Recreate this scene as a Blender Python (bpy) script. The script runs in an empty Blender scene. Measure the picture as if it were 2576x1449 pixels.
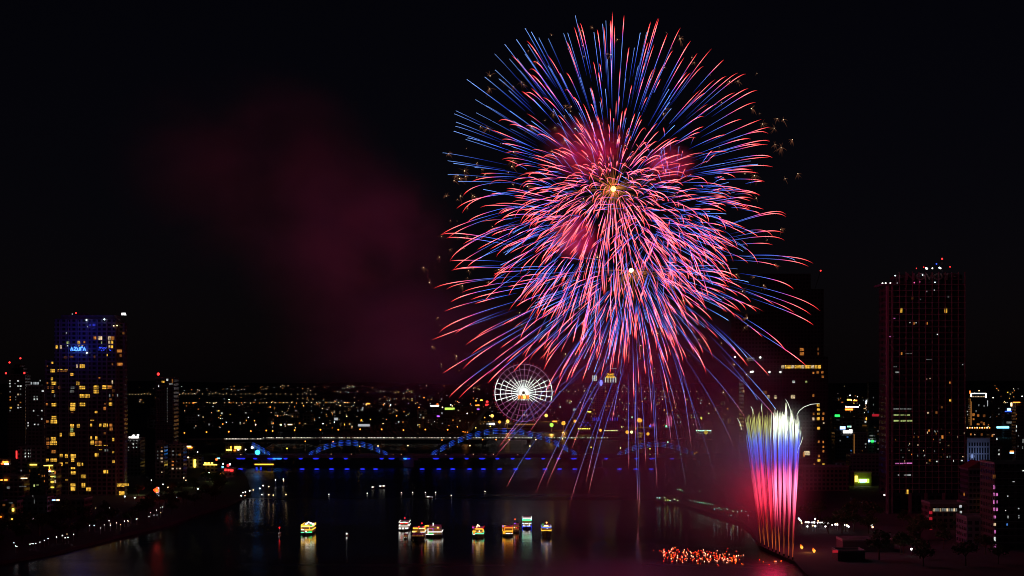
import bpy, math, random
from math import sin, cos, pi, radians, exp, sqrt
from mathutils import Vector
S = bpy.context.scene
C = S.collection

# ------------------------------------------------------------------ camera, sky, moonlight, exposure
F, HY, CX, H = 4500.0, 968.0, 1288.0, 78.0          # focal length, horizon and centre in photo units (2576 wide), eye height
cd = bpy.data.cameras.new('camera'); cam = bpy.data.objects.new('camera', cd); C.objects.link(cam)
cam.location = (0, 0, H); cam.rotation_euler = (pi / 2, 0, 0)
cd.sensor_width = 36; cd.lens = 36 * F / 2576; cd.shift_y = (HY - 724.5) / 2576
cd.clip_start = 1; cd.clip_end = 40000
S.camera = cam
W = bpy.data.worlds.new('World'); S.world = W; W.use_nodes = True
wn = W.node_tree.nodes; wl = W.node_tree.links
sky = wn.new('ShaderNodeTexSky'); sky.sky_type = 'NISHITA'; sky.sun_disc = False
sky.sun_elevation = radians(35); sky.sun_rotation = radians(200)
mul = wn.new('ShaderNodeMix'); mul.data_type = 'RGBA'; mul.blend_type = 'MULTIPLY'; mul.inputs[0].default_value = 1
mul.inputs[7].default_value = (0.62, 0.42, 0.66, 1)
wl.new(sky.outputs[0], mul.inputs[6]); wl.new(mul.outputs[2], wn['Background'].inputs[0])
wn['Background'].inputs[1].default_value = 0.0006
sd = bpy.data.lights.new('moonlight', 'SUN'); sd.energy = 0.006; sd.angle = radians(0.5); sd.color = (0.75, 0.82, 1)
so = bpy.data.objects.new('moonlight', sd); C.objects.link(so); so.rotation_euler = (radians(55), 0, radians(-20))
S.view_settings.view_transform = 'Standard'; S.view_settings.look = 'None'
S.view_settings.exposure = 0; S.view_settings.gamma = 1
cy = S.cycles
cy.use_denoising = True; cy.filter_width = 1.0
cy.sample_clamp_indirect = 3.0
cy.max_bounces = 5; cy.diffuse_bounces = 2; cy.glossy_bounces = 3; cy.volume_bounces = 0; cy.transmission_bounces = 2
cy.volume_max_steps = 256; cy.volume_step_rate = 1.0
cy.use_light_tree = True


def point_light(name, loc, energy, color, r=3.0):
    l = bpy.data.lights.new(name, 'POINT'); l.energy = energy; l.color = color; l.shadow_soft_size = r
    o = bpy.data.objects.new(name, l); C.objects.link(o); o.location = loc
    return o


# ------------------------------------------------------------------ helpers
def at(px, py, d):
    return Vector(((px - CX) / F * d, d, H - (py - HY) / F * d))


def terr(d):
    if d < 3600: return 1.5
    if d < 7500: return 1.5 + (d - 3600) / 3900 * 38
    return 39.5 + (d - 7500) / 2000 * 42


def gd(py, above=0.0):
    "distance of the ground point seen at row py (or of something ABOVE metres over the ground)"
    a, b = 200.0, 9400.0
    for _ in range(40):
        m = (a + b) / 2
        if HY + (H - terr(m) - above) / m * F > py: a = m
        else: b = m
    return a


def wd(py):
    return H * F / (py - HY)


def sm(o, label, cat, group=None, kind=None):
    o['label'] = label
    if cat: o['category'] = cat
    if group: o['group'] = group
    if kind: o['kind'] = kind
    return o


ORG = {}


def thing(name, label, cat, loc=(0, 0, 0), group=None):
    o = bpy.data.objects.new(name, None); C.objects.link(o); o.location = loc
    o.empty_display_size = 2
    ORG[o.name] = Vector(loc)
    return sm(o, label, cat, group)


class G:
    def __init__(s): s.v = []; s.f = []; s.c = []

    def box(s, x0, x1, y0, y1, z0, z1):
        n = len(s.v)
        s.v += [(x0, y0, z0), (x1, y0, z0), (x1, y1, z0), (x0, y1, z0), (x0, y0, z1), (x1, y0, z1), (x1, y1, z1), (x0, y1, z1)]
        s.f += [tuple(n + i for i in q) for q in ((0, 3, 2, 1), (4, 5, 6, 7), (0, 1, 5, 4), (1, 2, 6, 5), (2, 3, 7, 6), (3, 0, 4, 7))]
        return s

    def tube(s, pts, rad, n=4, cols=None):
        pts = [Vector(p) for p in pts]
        m = len(pts)
        if not hasattr(rad, '__len__'): rad = [rad] * m
        b = len(s.v)
        for i, p in enumerate(pts):
            t = (pts[min(i + 1, m - 1)] - pts[max(i - 1, 0)])
            t = t.normalized() if t.length > 1e-9 else Vector((0, 0, 1))
            u = t.cross(Vector((0.13, 0.97, 0.2)))
            if u.length < 1e-3: u = t.cross(Vector((1, 0, 0)))
            u.normalize(); w = t.cross(u)
            for k in range(n):
                a = 2 * pi * k / n
                s.v.append(tuple(p + (u * cos(a) + w * sin(a)) * rad[i]))
                if cols: s.c.append(cols[i])
        for i in range(m - 1):
            for k in range(n):
                k2 = (k + 1) % n
                s.f.append((b + i * n + k, b + i * n + k2, b + (i + 1) * n + k2, b + (i + 1) * n + k))
        s.f.append(tuple(b + k for k in range(n))[::-1]); s.f.append(tuple(b + (m - 1) * n + k for k in range(n)))
        return s

    def ball(s, c, r, nu=8, nv=5, col=None, sz=1.0):
        b = len(s.v); c = Vector(c)
        s.v.append(tuple(c + Vector((0, 0, r * sz))))
        for j in range(1, nv):
            th = pi * j / nv
            for i in range(nu):
                ph = 2 * pi * i / nu
                s.v.append(tuple(c + Vector((r * sin(th) * cos(ph), r * sin(th) * sin(ph), r * sz * cos(th)))))
        s.v.append(tuple(c - Vector((0, 0, r * sz))))
        e = len(s.v) - 1
        for i in range(nu):
            i2 = (i + 1) % nu
            s.f.append((b, b + 1 + i, b + 1 + i2))
            for j in range(nv - 2):
                p = b + 1 + j * nu
                s.f.append((p + i, p + nu + i, p + nu + i2, p + i2))
            q = b + 1 + (nv - 2) * nu
            s.f.append((q + i, e, q + i2))
        if col: s.c += [col] * (len(s.v) - b)
        return s

    def disc(s, c, r, n=16):           # faces the viewer's side (-Y)
        b = len(s.v)
        for k in range(n):
            a = 2 * pi * k / n
            s.v.append((c[0] + r * cos(a), c[1], c[2] + r * sin(a)))
        s.f.append(tuple(range(b, b + n))); return s

    def prism(s, xy, z0, z1):
        b = len(s.v); n = len(xy)
        s.v += [(x, y, z0) for x, y in xy] + [(x, y, z1) for x, y in xy]
        s.f.append(tuple(range(b + n, b + 2 * n))); s.f.append(tuple(range(b + n - 1, b - 1, -1)))
        for i in range(n):
            j = (i + 1) % n
            s.f.append((b + i, b + j, b + n + j, b + n + i))
        return s

    def gable(s, x0, x1, y0, y1, z0, z1):
        b = len(s.v); xm = (x0 + x1) / 2
        s.v += [(x0, y0, z0), (x1, y0, z0), (xm, y0, z1), (x0, y1, z0), (x1, y1, z0), (xm, y1, z1)]
        s.f += [(b, b + 1, b + 2), (b + 5, b + 4, b + 3), (b, b + 2, b + 5, b + 3), (b + 1, b + 4, b + 5, b + 2), (b, b + 3, b + 4, b + 1)]
        return s

    def mesh(s, name, mat, off=Vector((0, 0, 0))):
        me = bpy.data.meshes.new(name)
        me.from_pydata([(x - off[0], y - off[1], z - off[2]) for x, y, z in s.v], [], s.f)
        if s.c:
            at_ = me.attributes.new('col', 'FLOAT_COLOR', 'POINT')
            fl = []
            for c in s.c: fl += [c[0], c[1], c[2], 1.0]
            at_.data.foreach_set('color', fl)
        me.materials.append(mat)
        return me

    def build(s, name, mat, parent=None, org=None):
        off = Vector(org) if org is not None else (ORG[parent.name] if parent is not None else Vector((0, 0, 0)))
        o = bpy.data.objects.new(name, s.mesh(name, mat, off)); C.objects.link(o)
        ORG[o.name] = off
        if parent is not None: o.parent = parent
        else: o.location = off
        return o


def inst(name, me, parent=None, loc=(0, 0, 0), scale=(1, 1, 1), rz=0):
    o = bpy.data.objects.new(name, me); C.objects.link(o); o.location = loc; o.scale = scale; o.rotation_euler = (0, 0, rz)
    if parent is not None: o.parent = parent
    return o


# ------------------------------------------------------------------ materials
MATS = {}


def nt(name):
    m = bpy.data.materials.new(name); m.use_nodes = True
    m.node_tree.nodes.clear()
    m.cycles.emission_sampling = 'NONE'
    return m, m.node_tree.nodes, m.node_tree.links


def em(name, col, st):
    if name in MATS: return MATS[name]
    m, n, l = nt(name)
    e = n.new('ShaderNodeEmission'); e.inputs[0].default_value = (*col, 1); e.inputs[1].default_value = st
    o = n.new('ShaderNodeOutputMaterial'); l.new(e.outputs[0], o.inputs[0])
    MATS[name] = m; return m


def emcol(name, st):
    if name in MATS: return MATS[name]
    m, n, l = nt(name)
    a = n.new('ShaderNodeAttribute'); a.attribute_name = 'col'
    e = n.new('ShaderNodeEmission'); e.inputs[1].default_value = st; l.new(a.outputs['Color'], e.inputs[0])
    o = n.new('ShaderNodeOutputMaterial'); l.new(e.outputs[0], o.inputs[0])
    MATS[name] = m; return m


def diff(name, col, rough=0.8, metal=0.0, noise=0.25, scale=0.4):
    if name in MATS: return MATS[name]
    m, n, l = nt(name)
    p = n.new('ShaderNodeBsdfPrincipled'); p.inputs['Roughness'].default_value = rough; p.inputs['Metallic'].default_value = metal
    t = n.new('ShaderNodeTexCoord'); nz = n.new('ShaderNodeTexNoise'); nz.inputs['Scale'].default_value = scale; nz.inputs['Detail'].default_value = 4
    r = n.new('ShaderNodeValToRGB')
    r.color_ramp.elements[0].color = (*[c * (1 - noise) for c in col], 1); r.color_ramp.elements[1].color = (*[min(1, c * (1 + noise)) for c in col], 1)
    l.new(t.outputs['Object'], nz.inputs[0]); l.new(nz.outputs[0], r.inputs[0]); l.new(r.outputs[0], p.inputs['Base Color'])
    o = n.new('ShaderNodeOutputMaterial'); l.new(p.outputs[0], o.inputs[0])
    MATS[name] = m; return m


def winmat(name, col, st, bars=1.3):
    "a lit room behind glass: curtains and furniture vary the light, thin window bars cross it"
    if name in MATS: return MATS[name]
    m, n, l = nt(name)
    t = n.new('ShaderNodeTexCoord'); sx = n.new('ShaderNodeSeparateXYZ'); l.new(t.outputs['Object'], sx.inputs[0])
    nz = n.new('ShaderNodeTexNoise'); nz.inputs['Scale'].default_value = 0.55; nz.inputs['Detail'].default_value = 3
    l.new(t.outputs['Object'], nz.inputs[0])
    mr = n.new('ShaderNodeMapRange'); mr.inputs[1].default_value = 0.3; mr.inputs[2].default_value = 0.72; mr.inputs[3].default_value = 0.12; mr.inputs[4].default_value = 1.35
    l.new(nz.outputs[0], mr.inputs[0])
    dv = n.new('ShaderNodeMath'); dv.operation = 'DIVIDE'; dv.inputs[1].default_value = bars; l.new(sx.outputs[0], dv.inputs[0])
    fr = n.new('ShaderNodeMath'); fr.operation = 'FRACT'; l.new(dv.outputs[0], fr.inputs[0])
    gt = n.new('ShaderNodeMath'); gt.operation = 'GREATER_THAN'; gt.inputs[1].default_value = 0.13; l.new(fr.outputs[0], gt.inputs[0])
    mu = n.new('ShaderNodeMath'); mu.operation = 'MULTIPLY'; l.new(mr.outputs[0], mu.inputs[0]); l.new(gt.outputs[0], mu.inputs[1])
    m2 = n.new('ShaderNodeMath'); m2.operation = 'MULTIPLY'; m2.inputs[1].default_value = st; l.new(mu.outputs[0], m2.inputs[0])
    e = n.new('ShaderNodeEmission'); e.inputs[0].default_value = (*col, 1); l.new(m2.outputs[0], e.inputs[1])
    o = n.new('ShaderNodeOutputMaterial'); l.new(e.outputs[0], o.inputs[0])
    MATS[name] = m; return m


def facade(name, col, fx=3.2, fz=3.0, glass=0.02):
    "rendered wall with a regular grid of dark unlit windows"
    if name in MATS: return MATS[name]
    m, n, l = nt(name)
    t = n.new('ShaderNodeTexCoord'); sx = n.new('ShaderNodeSeparateXYZ'); l.new(t.outputs['Object'], sx.inputs[0])
    ad = n.new('ShaderNodeMath'); ad.operation = 'ADD'; l.new(sx.outputs[0], ad.inputs[0]); l.new(sx.outputs[1], ad.inputs[1])

    def band(src, per, lo, hi):
        d = n.new('ShaderNodeMath'); d.operation = 'DIVIDE'; d.inputs[1].default_value = per; l.new(src, d.inputs[0])
        f = n.new('ShaderNodeMath'); f.operation = 'FRACT'; l.new(d.outputs[0], f.inputs[0])
        a = n.new('ShaderNodeMath'); a.operation = 'GREATER_THAN'; a.inputs[1].default_value = lo; l.new(f.outputs[0], a.inputs[0])
        b = n.new('ShaderNodeMath'); b.operation = 'LESS_THAN'; b.inputs[1].default_value = hi; l.new(f.outputs[0], b.inputs[0])
        c = n.new('ShaderNodeMath'); c.operation = 'MULTIPLY'; l.new(a.outputs[0], c.inputs[0]); l.new(b.outputs[0], c.inputs[1])
        return c.outputs[0]
    k = n.new('ShaderNodeMath'); k.operation = 'MULTIPLY'
    l.new(band(ad.outputs[0], fx, 0.2, 0.8), k.inputs[0]); l.new(band(sx.outputs[2], fz, 0.3, 0.85), k.inputs[1])
    nz = n.new('ShaderNodeTexNoise'); nz.inputs['Scale'].default_value = 0.15; nz.inputs['Detail'].default_value = 5; l.new(t.outputs['Object'], nz.inputs[0])
    r = n.new('ShaderNodeValToRGB'); r.color_ramp.elements[0].color = (*[c * .7 for c in col], 1); r.color_ramp.elements[1].color = (*[c * 1.2 for c in col], 1)
    l.new(nz.outputs[0], r.inputs[0])
    mx = n.new('ShaderNodeMix'); mx.data_type = 'RGBA'; l.new(k.outputs[0], mx.inputs[0]); l.new(r.outputs[0], mx.inputs[6]); mx.inputs[7].default_value = (glass, glass, glass * 1.1, 1)
    rr = n.new('ShaderNodeMapRange'); rr.inputs[3].default_value = 0.8; rr.inputs[4].default_value = 0.15; l.new(k.outputs[0], rr.inputs[0])
    p = n.new('ShaderNodeBsdfPrincipled'); l.new(mx.outputs[2], p.inputs['Base Color']); l.new(rr.outputs[0], p.inputs['Roughness'])
    o = n.new('ShaderNodeOutputMaterial'); l.new(p.outputs[0], o.inputs[0])
    MATS[name] = m; return m


WM = {
    'y': winmat('window_warm', (1.0, 0.53, 0.06), 1.25), 'o': winmat('window_amber', (1.0, 0.33, 0.06), 0.6),
    'd': winmat('window_dim', (1.0, 0.33, 0.08), 0.16), 'w': winmat('window_white', (0.92, 1.0, 0.95), 1.0, 0.9),
    'g': winmat('window_greenish', (0.6, 0.75, 0.25), 0.7), 'p': winmat('window_pink', (1.0, 0.25, 0.75), 0.7, .8),
    'v': winmat('window_grey', (0.6, 0.65, 0.62), 0.3, 0.9), 'b': winmat('window_blue', (0.1, 0.35, 1.0), 0.5),
    'c': winmat('window_cream', (1.0, 0.72, 0.42), 0.9),
}
EC = {
    'white': em('light_white', (1, 0.97, 0.92), 4.0), 'warm': em('light_warm', (1, 0.68, 0.33), 3.2), 'orange': em('light_sodium', (1, 0.27, 0.03), 3.4), 'floodo': em('flood_orange', (1, .33, .035), 1.9), 'floody': em('flood_yellow', (1, .62, .12), 1.9),
    'cool': em('light_cool', (0.75, 0.9, 1.0), 4.0), 'yellow': em('light_yellow', (1, 0.66, 0.08), 3.5), 'amber': em('light_amber', (1, 0.24, 0.015), 2.0),
    'red': em('light_red', (1, 0.03, 0.03), 3.0), 'green': em('light_green', (0.03, 1.0, 0.12), 2.0), 'blue': em('light_blue', (0.03, 0.08, 1.0), 3.0),
    'cyan': em('light_cyan', (0.2, 0.75, 1.0), 3.0), 'violet': em('light_violet', (0.5, 0.12, 1.0), 2.0), 'mint': em('light_mint', (0.35, 1.0, 0.7), 2.2),
    'lime': em('light_lime', (0.5, 0.9, 0.1), 1.6), 'skyblue': em('light_skyblue', (0.35, 0.55, 1.0), 3.0), 'gold': em('light_gold', (1, 0.5, 0.04), 2.4),
    'redorange': em('light_redorange', (1, 0.15, 0.02), 3.0), 'pink': em('light_pink', (1, 0.12, 0.4), 1.2), 'dimgold': em('light_dim_gold', (0.9, 0.35, 0.08), 0.35),
    'dimwhite': em('light_dim_white', (0.8, 0.85, 0.9), 0.5), 'dimred': em('light_dim_red', (1, 0.03, 0.06), 0.35), 'dimblue': em('light_dim_blue', (0.02, 0.05, 1.0), 0.7),
}
M_DARK = diff('dark_concrete', (0.10, 0.10, 0.11)); M_CONC = diff('concrete', (0.28, 0.27, 0.26)); M_STEEL = diff('painted_steel', (0.30, 0.31, 0.33), 0.45, 0.3)
M_BLACK = diff('dark_metal', (0.04, 0.04, 0.045), 0.5, 0.4); M_WHITE = diff('white_paint', (0.75, 0.75, 0.73), 0.5); M_TRUNK = diff('bark', (0.12, 0.08, 0.05))
M_ROOF = diff('roof_tile', (0.16, 0.07, 0.05)); M_RED = diff('red_paint', (0.45, 0.05, 0.05), 0.5)
FW = [facade('facade_grey', (0.20, 0.20, 0.21)), facade('facade_cream', (0.30, 0.27, 0.22), 3.6, 3.2), facade('facade_white', (0.42, 0.42, 0.42), 4.0, 3.3), facade('facade_brown', (0.18, 0.13, 0.11), 3.0, 3.1), facade('facade_glass', (0.10, 0.11, 0.14), 2.2, 3.4)]


def leaf_mat():
    m, n, l = nt('foliage')
    p = n.new('ShaderNodeBsdfPrincipled'); p.inputs['Roughness'].default_value = 0.6
    t = n.new('ShaderNodeTexCoord'); nz = n.new('ShaderNodeTexNoise'); nz.inputs['Scale'].default_value = 1.2
    r = n.new('ShaderNodeValToRGB'); r.color_ramp.elements[0].color = (0.035, 0.07, 0.015, 1); r.color_ramp.elements[1].color = (0.10, 0.15, 0.03, 1)
    l.new(t.outputs['Object'], nz.inputs[0]); l.new(nz.outputs[0], r.inputs[0]); l.new(r.outputs[0], p.inputs['Base Color'])
    o = n.new('ShaderNodeOutputMaterial'); l.new(p.outputs[0], o.inputs[0]); return m


M_LEAF = leaf_mat()


def water_mat():
    m, n, l = nt('river_water')
    p = n.new('ShaderNodeBsdfPrincipled'); p.inputs['Base Color'].default_value = (0.004, 0.005, 0.007, 1)
    p.inputs['IOR'].default_value = 1.33
    t = n.new('ShaderNodeTexCoord'); mp = n.new('ShaderNodeMapping'); mp.inputs['Scale'].default_value = (0.035, 0.11, 1)
    l.new(t.outputs['Object'], mp.inputs[0])
    nz = n.new('ShaderNodeTexNoise'); nz.inputs['Scale'].default_value = 1.0; nz.inputs['Detail'].default_value = 5; nz.inputs['Roughness'].default_value = 0.6
    l.new(mp.outputs[0], nz.inputs[0])
    # calmer and rougher patches of water
    mp2 = n.new('ShaderNodeMapping'); mp2.inputs['Scale'].default_value = (0.004, 0.02, 1); l.new(t.outputs['Object'], mp2.inputs[0])
    n2 = n.new('ShaderNodeTexNoise'); n2.inputs['Scale'].default_value = 1.0; n2.inputs['Detail'].default_value = 3; l.new(mp2.outputs[0], n2.inputs[0])
    mr = n.new('ShaderNodeMapRange'); mr.inputs[1].default_value = 0.35; mr.inputs[2].default_value = 0.65; mr.inputs[3].default_value = -0.03; mr.inputs[4].default_value = 0.03
    l.new(n2.outputs[0], mr.inputs[0])
    sx = n.new('ShaderNodeSeparateXYZ'); l.new(t.outputs['Object'], sx.inputs[0])     # sheltered water near the moorings, wind-ruffled further out
    wr = n.new('ShaderNodeMapRange'); wr.inputs[1].default_value = 950; wr.inputs[2].default_value = 1350; wr.inputs[3].default_value = 0.10; wr.inputs[4].default_value = 0.34; l.new(sx.outputs[1], wr.inputs[0])
    w2 = n.new('ShaderNodeMapRange'); w2.interpolation_type = 'SMOOTHERSTEP'; w2.inputs[1].default_value = 720; w2.inputs[2].default_value = 960; w2.inputs[3].default_value = 0.16; w2.inputs[4].default_value = 0.0; l.new(sx.outputs[1], w2.inputs[0])
    w3 = n.new('ShaderNodeMath'); w3.operation = 'ADD'; l.new(wr.outputs[0], w3.inputs[0]); l.new(w2.outputs[0], w3.inputs[1])
    ra = n.new('ShaderNodeMath'); ra.operation = 'ADD'; l.new(mr.outputs[0], ra.inputs[0]); l.new(w3.outputs[0], ra.inputs[1]); l.new(ra.outputs[0], p.inputs['Roughness'])
    p.inputs['Specular IOR Level'].default_value = 0.32
    b = n.new('ShaderNodeBump'); b.inputs['Strength'].default_value = 0.35; b.inputs['Distance'].default_value = 0.25
    l.new(nz.outputs[0], b.inputs['Height']); l.new(b.outputs[0], p.inputs['Normal'])
    o = n.new('ShaderNodeOutputMaterial'); l.new(p.outputs[0], o.inputs[0]); return m


# ------------------------------------------------------------------ water, ground, hills
sm(G().prism([(-7000, -600), (7000, -600), (7000, 3300), (-7000, 3300)], -6, 0).build('river', water_mat()), 'dark night river reflecting boat lights', None, kind='structure')
M_GROUND = diff('ground_soil', (0.06, 0.057, 0.05), 0.95, 0, 0.4, 0.05); M_QUAY = diff('quay_paving', (0.05, 0.05, 0.05), 0.9, 0, 0.3, 0.2)


def pland(pts):
    out = []
    for x, y in pts:
        d = (H - 1.5) * F / (y - HY); out.append(((x - CX) / F * d, d))
    return out


LEFT = [(-600, 1500), (-200, 1446), (0, 1412), (150, 1386), (300, 1346), (420, 1318), (500, 1290), (575, 1268), (632, 1238), (620, 1200), (598, 1172), (640, 1140), (690, 1110), (700, 1084), (-2500, 1084), (-2500, 1500)]
RIGHT = [(2075, 1500), (2035, 1450), (1998, 1412), (1958, 1394), (1912, 1372), (1888, 1330), (1860, 1312), (1780, 1288), (1700, 1264), (1668, 1240), (1690, 1205), (1790, 1158), (1800, 1084), (4600, 1084), (4600, 1500)]
g = G(); g.prism(pland(LEFT)[::-1], -3, 1.5); sm(g.build('left_bank_ground', M_QUAY), 'paved left river bank', None, kind='structure')
g = G(); g.prism(pland(RIGHT), -3, 1.5); sm(g.build('right_bank_ground', M_QUAY), 'paved right river bank', None, kind='structure')
g = G()
D0 = (H - 1.5) * F / (1084 - HY)
ds = [D0, 3600, 4500, 5500, 6500, 7500, 8500, 9500]
xs = [-7000 + 700 * i for i in range(21)]
for d in ds:
    for x in xs: g.v.append((x, d, terr(d) + (0 if d < 8000 else 8 * sin(x * .0021) + 6 * sin(x * .0057 + 1))))
for j in range(len(ds) - 1):
    for i in range(len(xs) - 1):
        a = j * len(xs) + i; g.f.append((a, a + 1, a + 1 + len(xs), a + len(xs)))
sm(g.build('far_ground', M_GROUND), 'dark city plain beyond the river', None, kind='structure')
g = G(); rnd = random.Random(4)
nx = 60
for i in range(nx + 1):
    x = -7000 + 14000 * i / nx
    hh = 86 + 10 * sin(i * .35) + 6 * sin(i * .9 + 2)
    g.v += [(x, 9450, 60), (x, 9700, hh), (x, 11500, hh * .8), (x, 12000, -10)]
for i in range(nx):
    for k in range(3):
        a = i * 4 + k; g.f.append((a, a + 4, a + 5, a + 1))
sm(g.build('hills', M_GROUND), 'low dark hills on the horizon', None, kind='structure')

# ------------------------------------------------------------------ buildings


def bld(name, label, x0, x1, yt, yb, depth=18, mat=0, wins=(), signs=(), d=None, cat='building', group=None, roof=None, bands=True, tiers=(), seed=None, rnd_w=None):
    """a building seen from photo column x0 to x1, roof at row yt, foot at row yb.
    wins: (cx, cy, w, h, kind) in photo units; signs: (name, x0, x1, y0, y1, light)"""
    if d is None: d = gd(yb)
    zb = terr(d)
    P = lambda x, y: at(x, y, d)
    A, B = P(x0, yt), P(x1, yt)
    root = thing(name, label, cat, ((A.x + B.x) / 2, d, zb), group)
    g = G(); g.box(A.x, B.x, d, d + depth, zb - 1.5, A.z)
    for (tx0, tx1, ty) in tiers:
        T0, T1 = P(tx0, ty), P(tx1, ty); g.box(T0.x, T1.x, d + 3, d + depth - 1, A.z, T0.z)
    g.build('wall', FW[mat] if isinstance(mat, int) else mat, root)
    g = G(); t = 0.5
    for a in ((A.x - .2, B.x + .2, d - .25, d + .15), (A.x - .2, B.x + .2, d + depth - .15, d + depth + .25), (A.x - .2, A.x + .2, d + .15, d + depth - .15), (B.x - .2, B.x + .2, d + .15, d + depth - .15)):
        g.box(*a, A.z + .01, A.z + 1.0)
    g.build('parapet', M_CONC, root)
    if bands and A.z - zb > 12:
        g = G(); z = zb + 3.3
        while z < A.z - 2: g.box(A.x - .12, B.x + .12, d - .3, d - .002, z, z + .25); z += 3.3
        g.build('floor_band', M_CONC, root)
    if roof == 'gable':
        g = G(); g.gable(A.x - .5, B.x + .5, d - .6, d + depth + .5, A.z + 1.01, A.z + 1 + (B.x - A.x) * .3); g.build('roof', M_ROOF, root)
    elif roof == 'tank':
        g = G(); xm = A.x * .6 + B.x * .4; g.box(xm - 2, xm + 2, d + 4, d + 8, A.z + .02, A.z + 3.2); g.build('roof_hut', M_CONC, root)
        g = G(); g.tube([(xm + 3.5, d + 5, A.z + .02), (xm + 3.5, d + 5, A.z + 2.4)], 1.0, 10); g.build('water_tank', M_STEEL, root)
    ws = list(wins)
    if rnd_w:
        n, kinds, rs = rnd_w; R = random.Random(rs)
        fl = max(1, int((A.z - zb) / 3.3)); cols = max(1, int((B.x - A.x) / 3.0))
        sl = [(c, f) for c in range(cols) for f in range(fl)]; R.shuffle(sl)
        for c, f in sl[:n]:
            wx = A.x + (c + .5) * (B.x - A.x) / cols; wz = zb + 3.3 * f + 2.2
            if wz > A.z - 1: continue
            ww = R.choice((.8, 1.1, 1.6)); k = R.choice(kinds)
            G().box(wx - ww / 2, wx + ww / 2, d - .12, d - .01, wz - .6, wz + .7).build('lit_window', WM[k], root)
    extra = G()
    for i, (wx, wy, w, h, k) in enumerate(ws):
        a, b = P(wx - w / 2, wy - h / 2), P(wx + w / 2, wy + h / 2)
        if i < 100: G().box(a.x, b.x, d - .2, d - .01, b.z, a.z).build('lit_window', WM[k], root)
        else: extra.box(a.x, b.x, d - .2, d - .01, b.z, a.z)
    if extra.v: extra.build('lit_windows', WM['y'], root)['kind'] = 'stuff'
    for (sn, sx0, sx1, sy0, sy1, mk) in signs:
        a, b = P(sx0, sy0), P(sx1, sy1)
        G().box(a.x, b.x, d - .7, d - .35, b.z, a.z).build(sn, EC[mk], root)
    return root, d


def letters(txt, px0, px1, py, h, d, name, mat, parent, y=-0.8, bold=0.02):
    c = bpy.data.curves.new(name, 'FONT'); c.body = txt; c.extrude = 0.04; c.offset = bold
    o = bpy.data.objects.new(name, c); C.objects.link(o)
    bpy.context.view_layer.update()
    me = bpy.data.meshes.new_from_object(o.evaluated_get(bpy.context.evaluated_depsgraph_get()))
    bpy.data.objects.remove(o); bpy.data.curves.remove(c)
    X0, X1 = at(px0, py, d).x, at(px1, py, d).x; z0 = at(px0, py + h / 2, d).z; zh = h / F * d
    vx = [v.co.x for v in me.vertices]; vy = [v.co.y for v in me.vertices]
    a, b, e, f = min(vx), max(vx), min(vy), max(vy)
    off = ORG[parent.name]
    for v in me.vertices:
        v.co = Vector((X0 + (v.co.x - a) / (b - a) * (X1 - X0), d + y - v.co.z * 3, z0 + (v.co.y - e) / (f - e) * zh)) - off
    me.materials.clear(); me.materials.append(mat); me.name = name
    o = bpy.data.objects.new(name, me); C.objects.link(o); o.parent = parent
    return o


# conversions from my enlargements of the photograph to photo units
def c7(l): return [(x / 8, 858.7 + y / 8, w / 8, h / 8, k) for x, y, w, h, k in l]
def c8(l): return [(x / 8, 1039.8 + y / 8, w / 8, h / 8, k) for x, y, w, h, k in l]
def c0(l): return [(x / 4, 737.9 + y / 4, w / 4, h / 4, k) for x, y, w, h, k in l]
def c2(l): return [(x / 4, 1086.7 + y / 4, w / 4, h / 4, k) for x, y, w, h, k in l]
def c9(l): return [(322 + x / 8, 1039.8 + y / 8, w / 8, h / 8, k) for x, y, w, h, k in l]
def cm(l): return [(1610 + x / 2.511, 872.1 + y / 2.511, w / 2.511, h / 2.511, k) for x, y, w, h, k in l]
def cr(l): return [(2012.5 + x / 3.001, 966 + y / 3.001, w / 3.001, h / 3.001, k) for x, y, w, h, k in l]


# --- the tall apartment tower with the blue sign
AW = c0([(955, 450, 25, 30, 'o'), (1005, 450, 45, 35, 'c'), (1100, 450, 25, 32, 'c'), (1132, 450, 35, 30, 'o'), (1022, 495, 8, 25, 'g'), (1100, 492, 16, 30, 'c'), (1128, 492, 20, 30, 'y'), (1100, 537, 12, 28, 'c'), (1126, 537, 22, 28, 'y'), (683, 495, 25, 25, 'g'), (793, 495, 25, 32, 'y'), (850, 490, 16, 20, 'o'), (572, 540, 20, 32, 'y'), (613, 540, 16, 32, 'c'), (1200, 580, 55, 28, 'o'), (1215, 625, 22, 28, 'd'), (1077, 622, 18, 20, 'y'), (1205, 713, 55, 28, 'o'), (1130, 713, 16, 20, 'd'), (1242, 400, 18, 25, 'd'), (720, 640, 36, 20, 'd'), (660, 645, 30, 20, 'd'), (952, 640, 14, 26, 'd'), (683, 528, 16, 10, 'w'), (793, 528, 18, 8, 'c'), (829, 528, 16, 8, 'c')])
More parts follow.
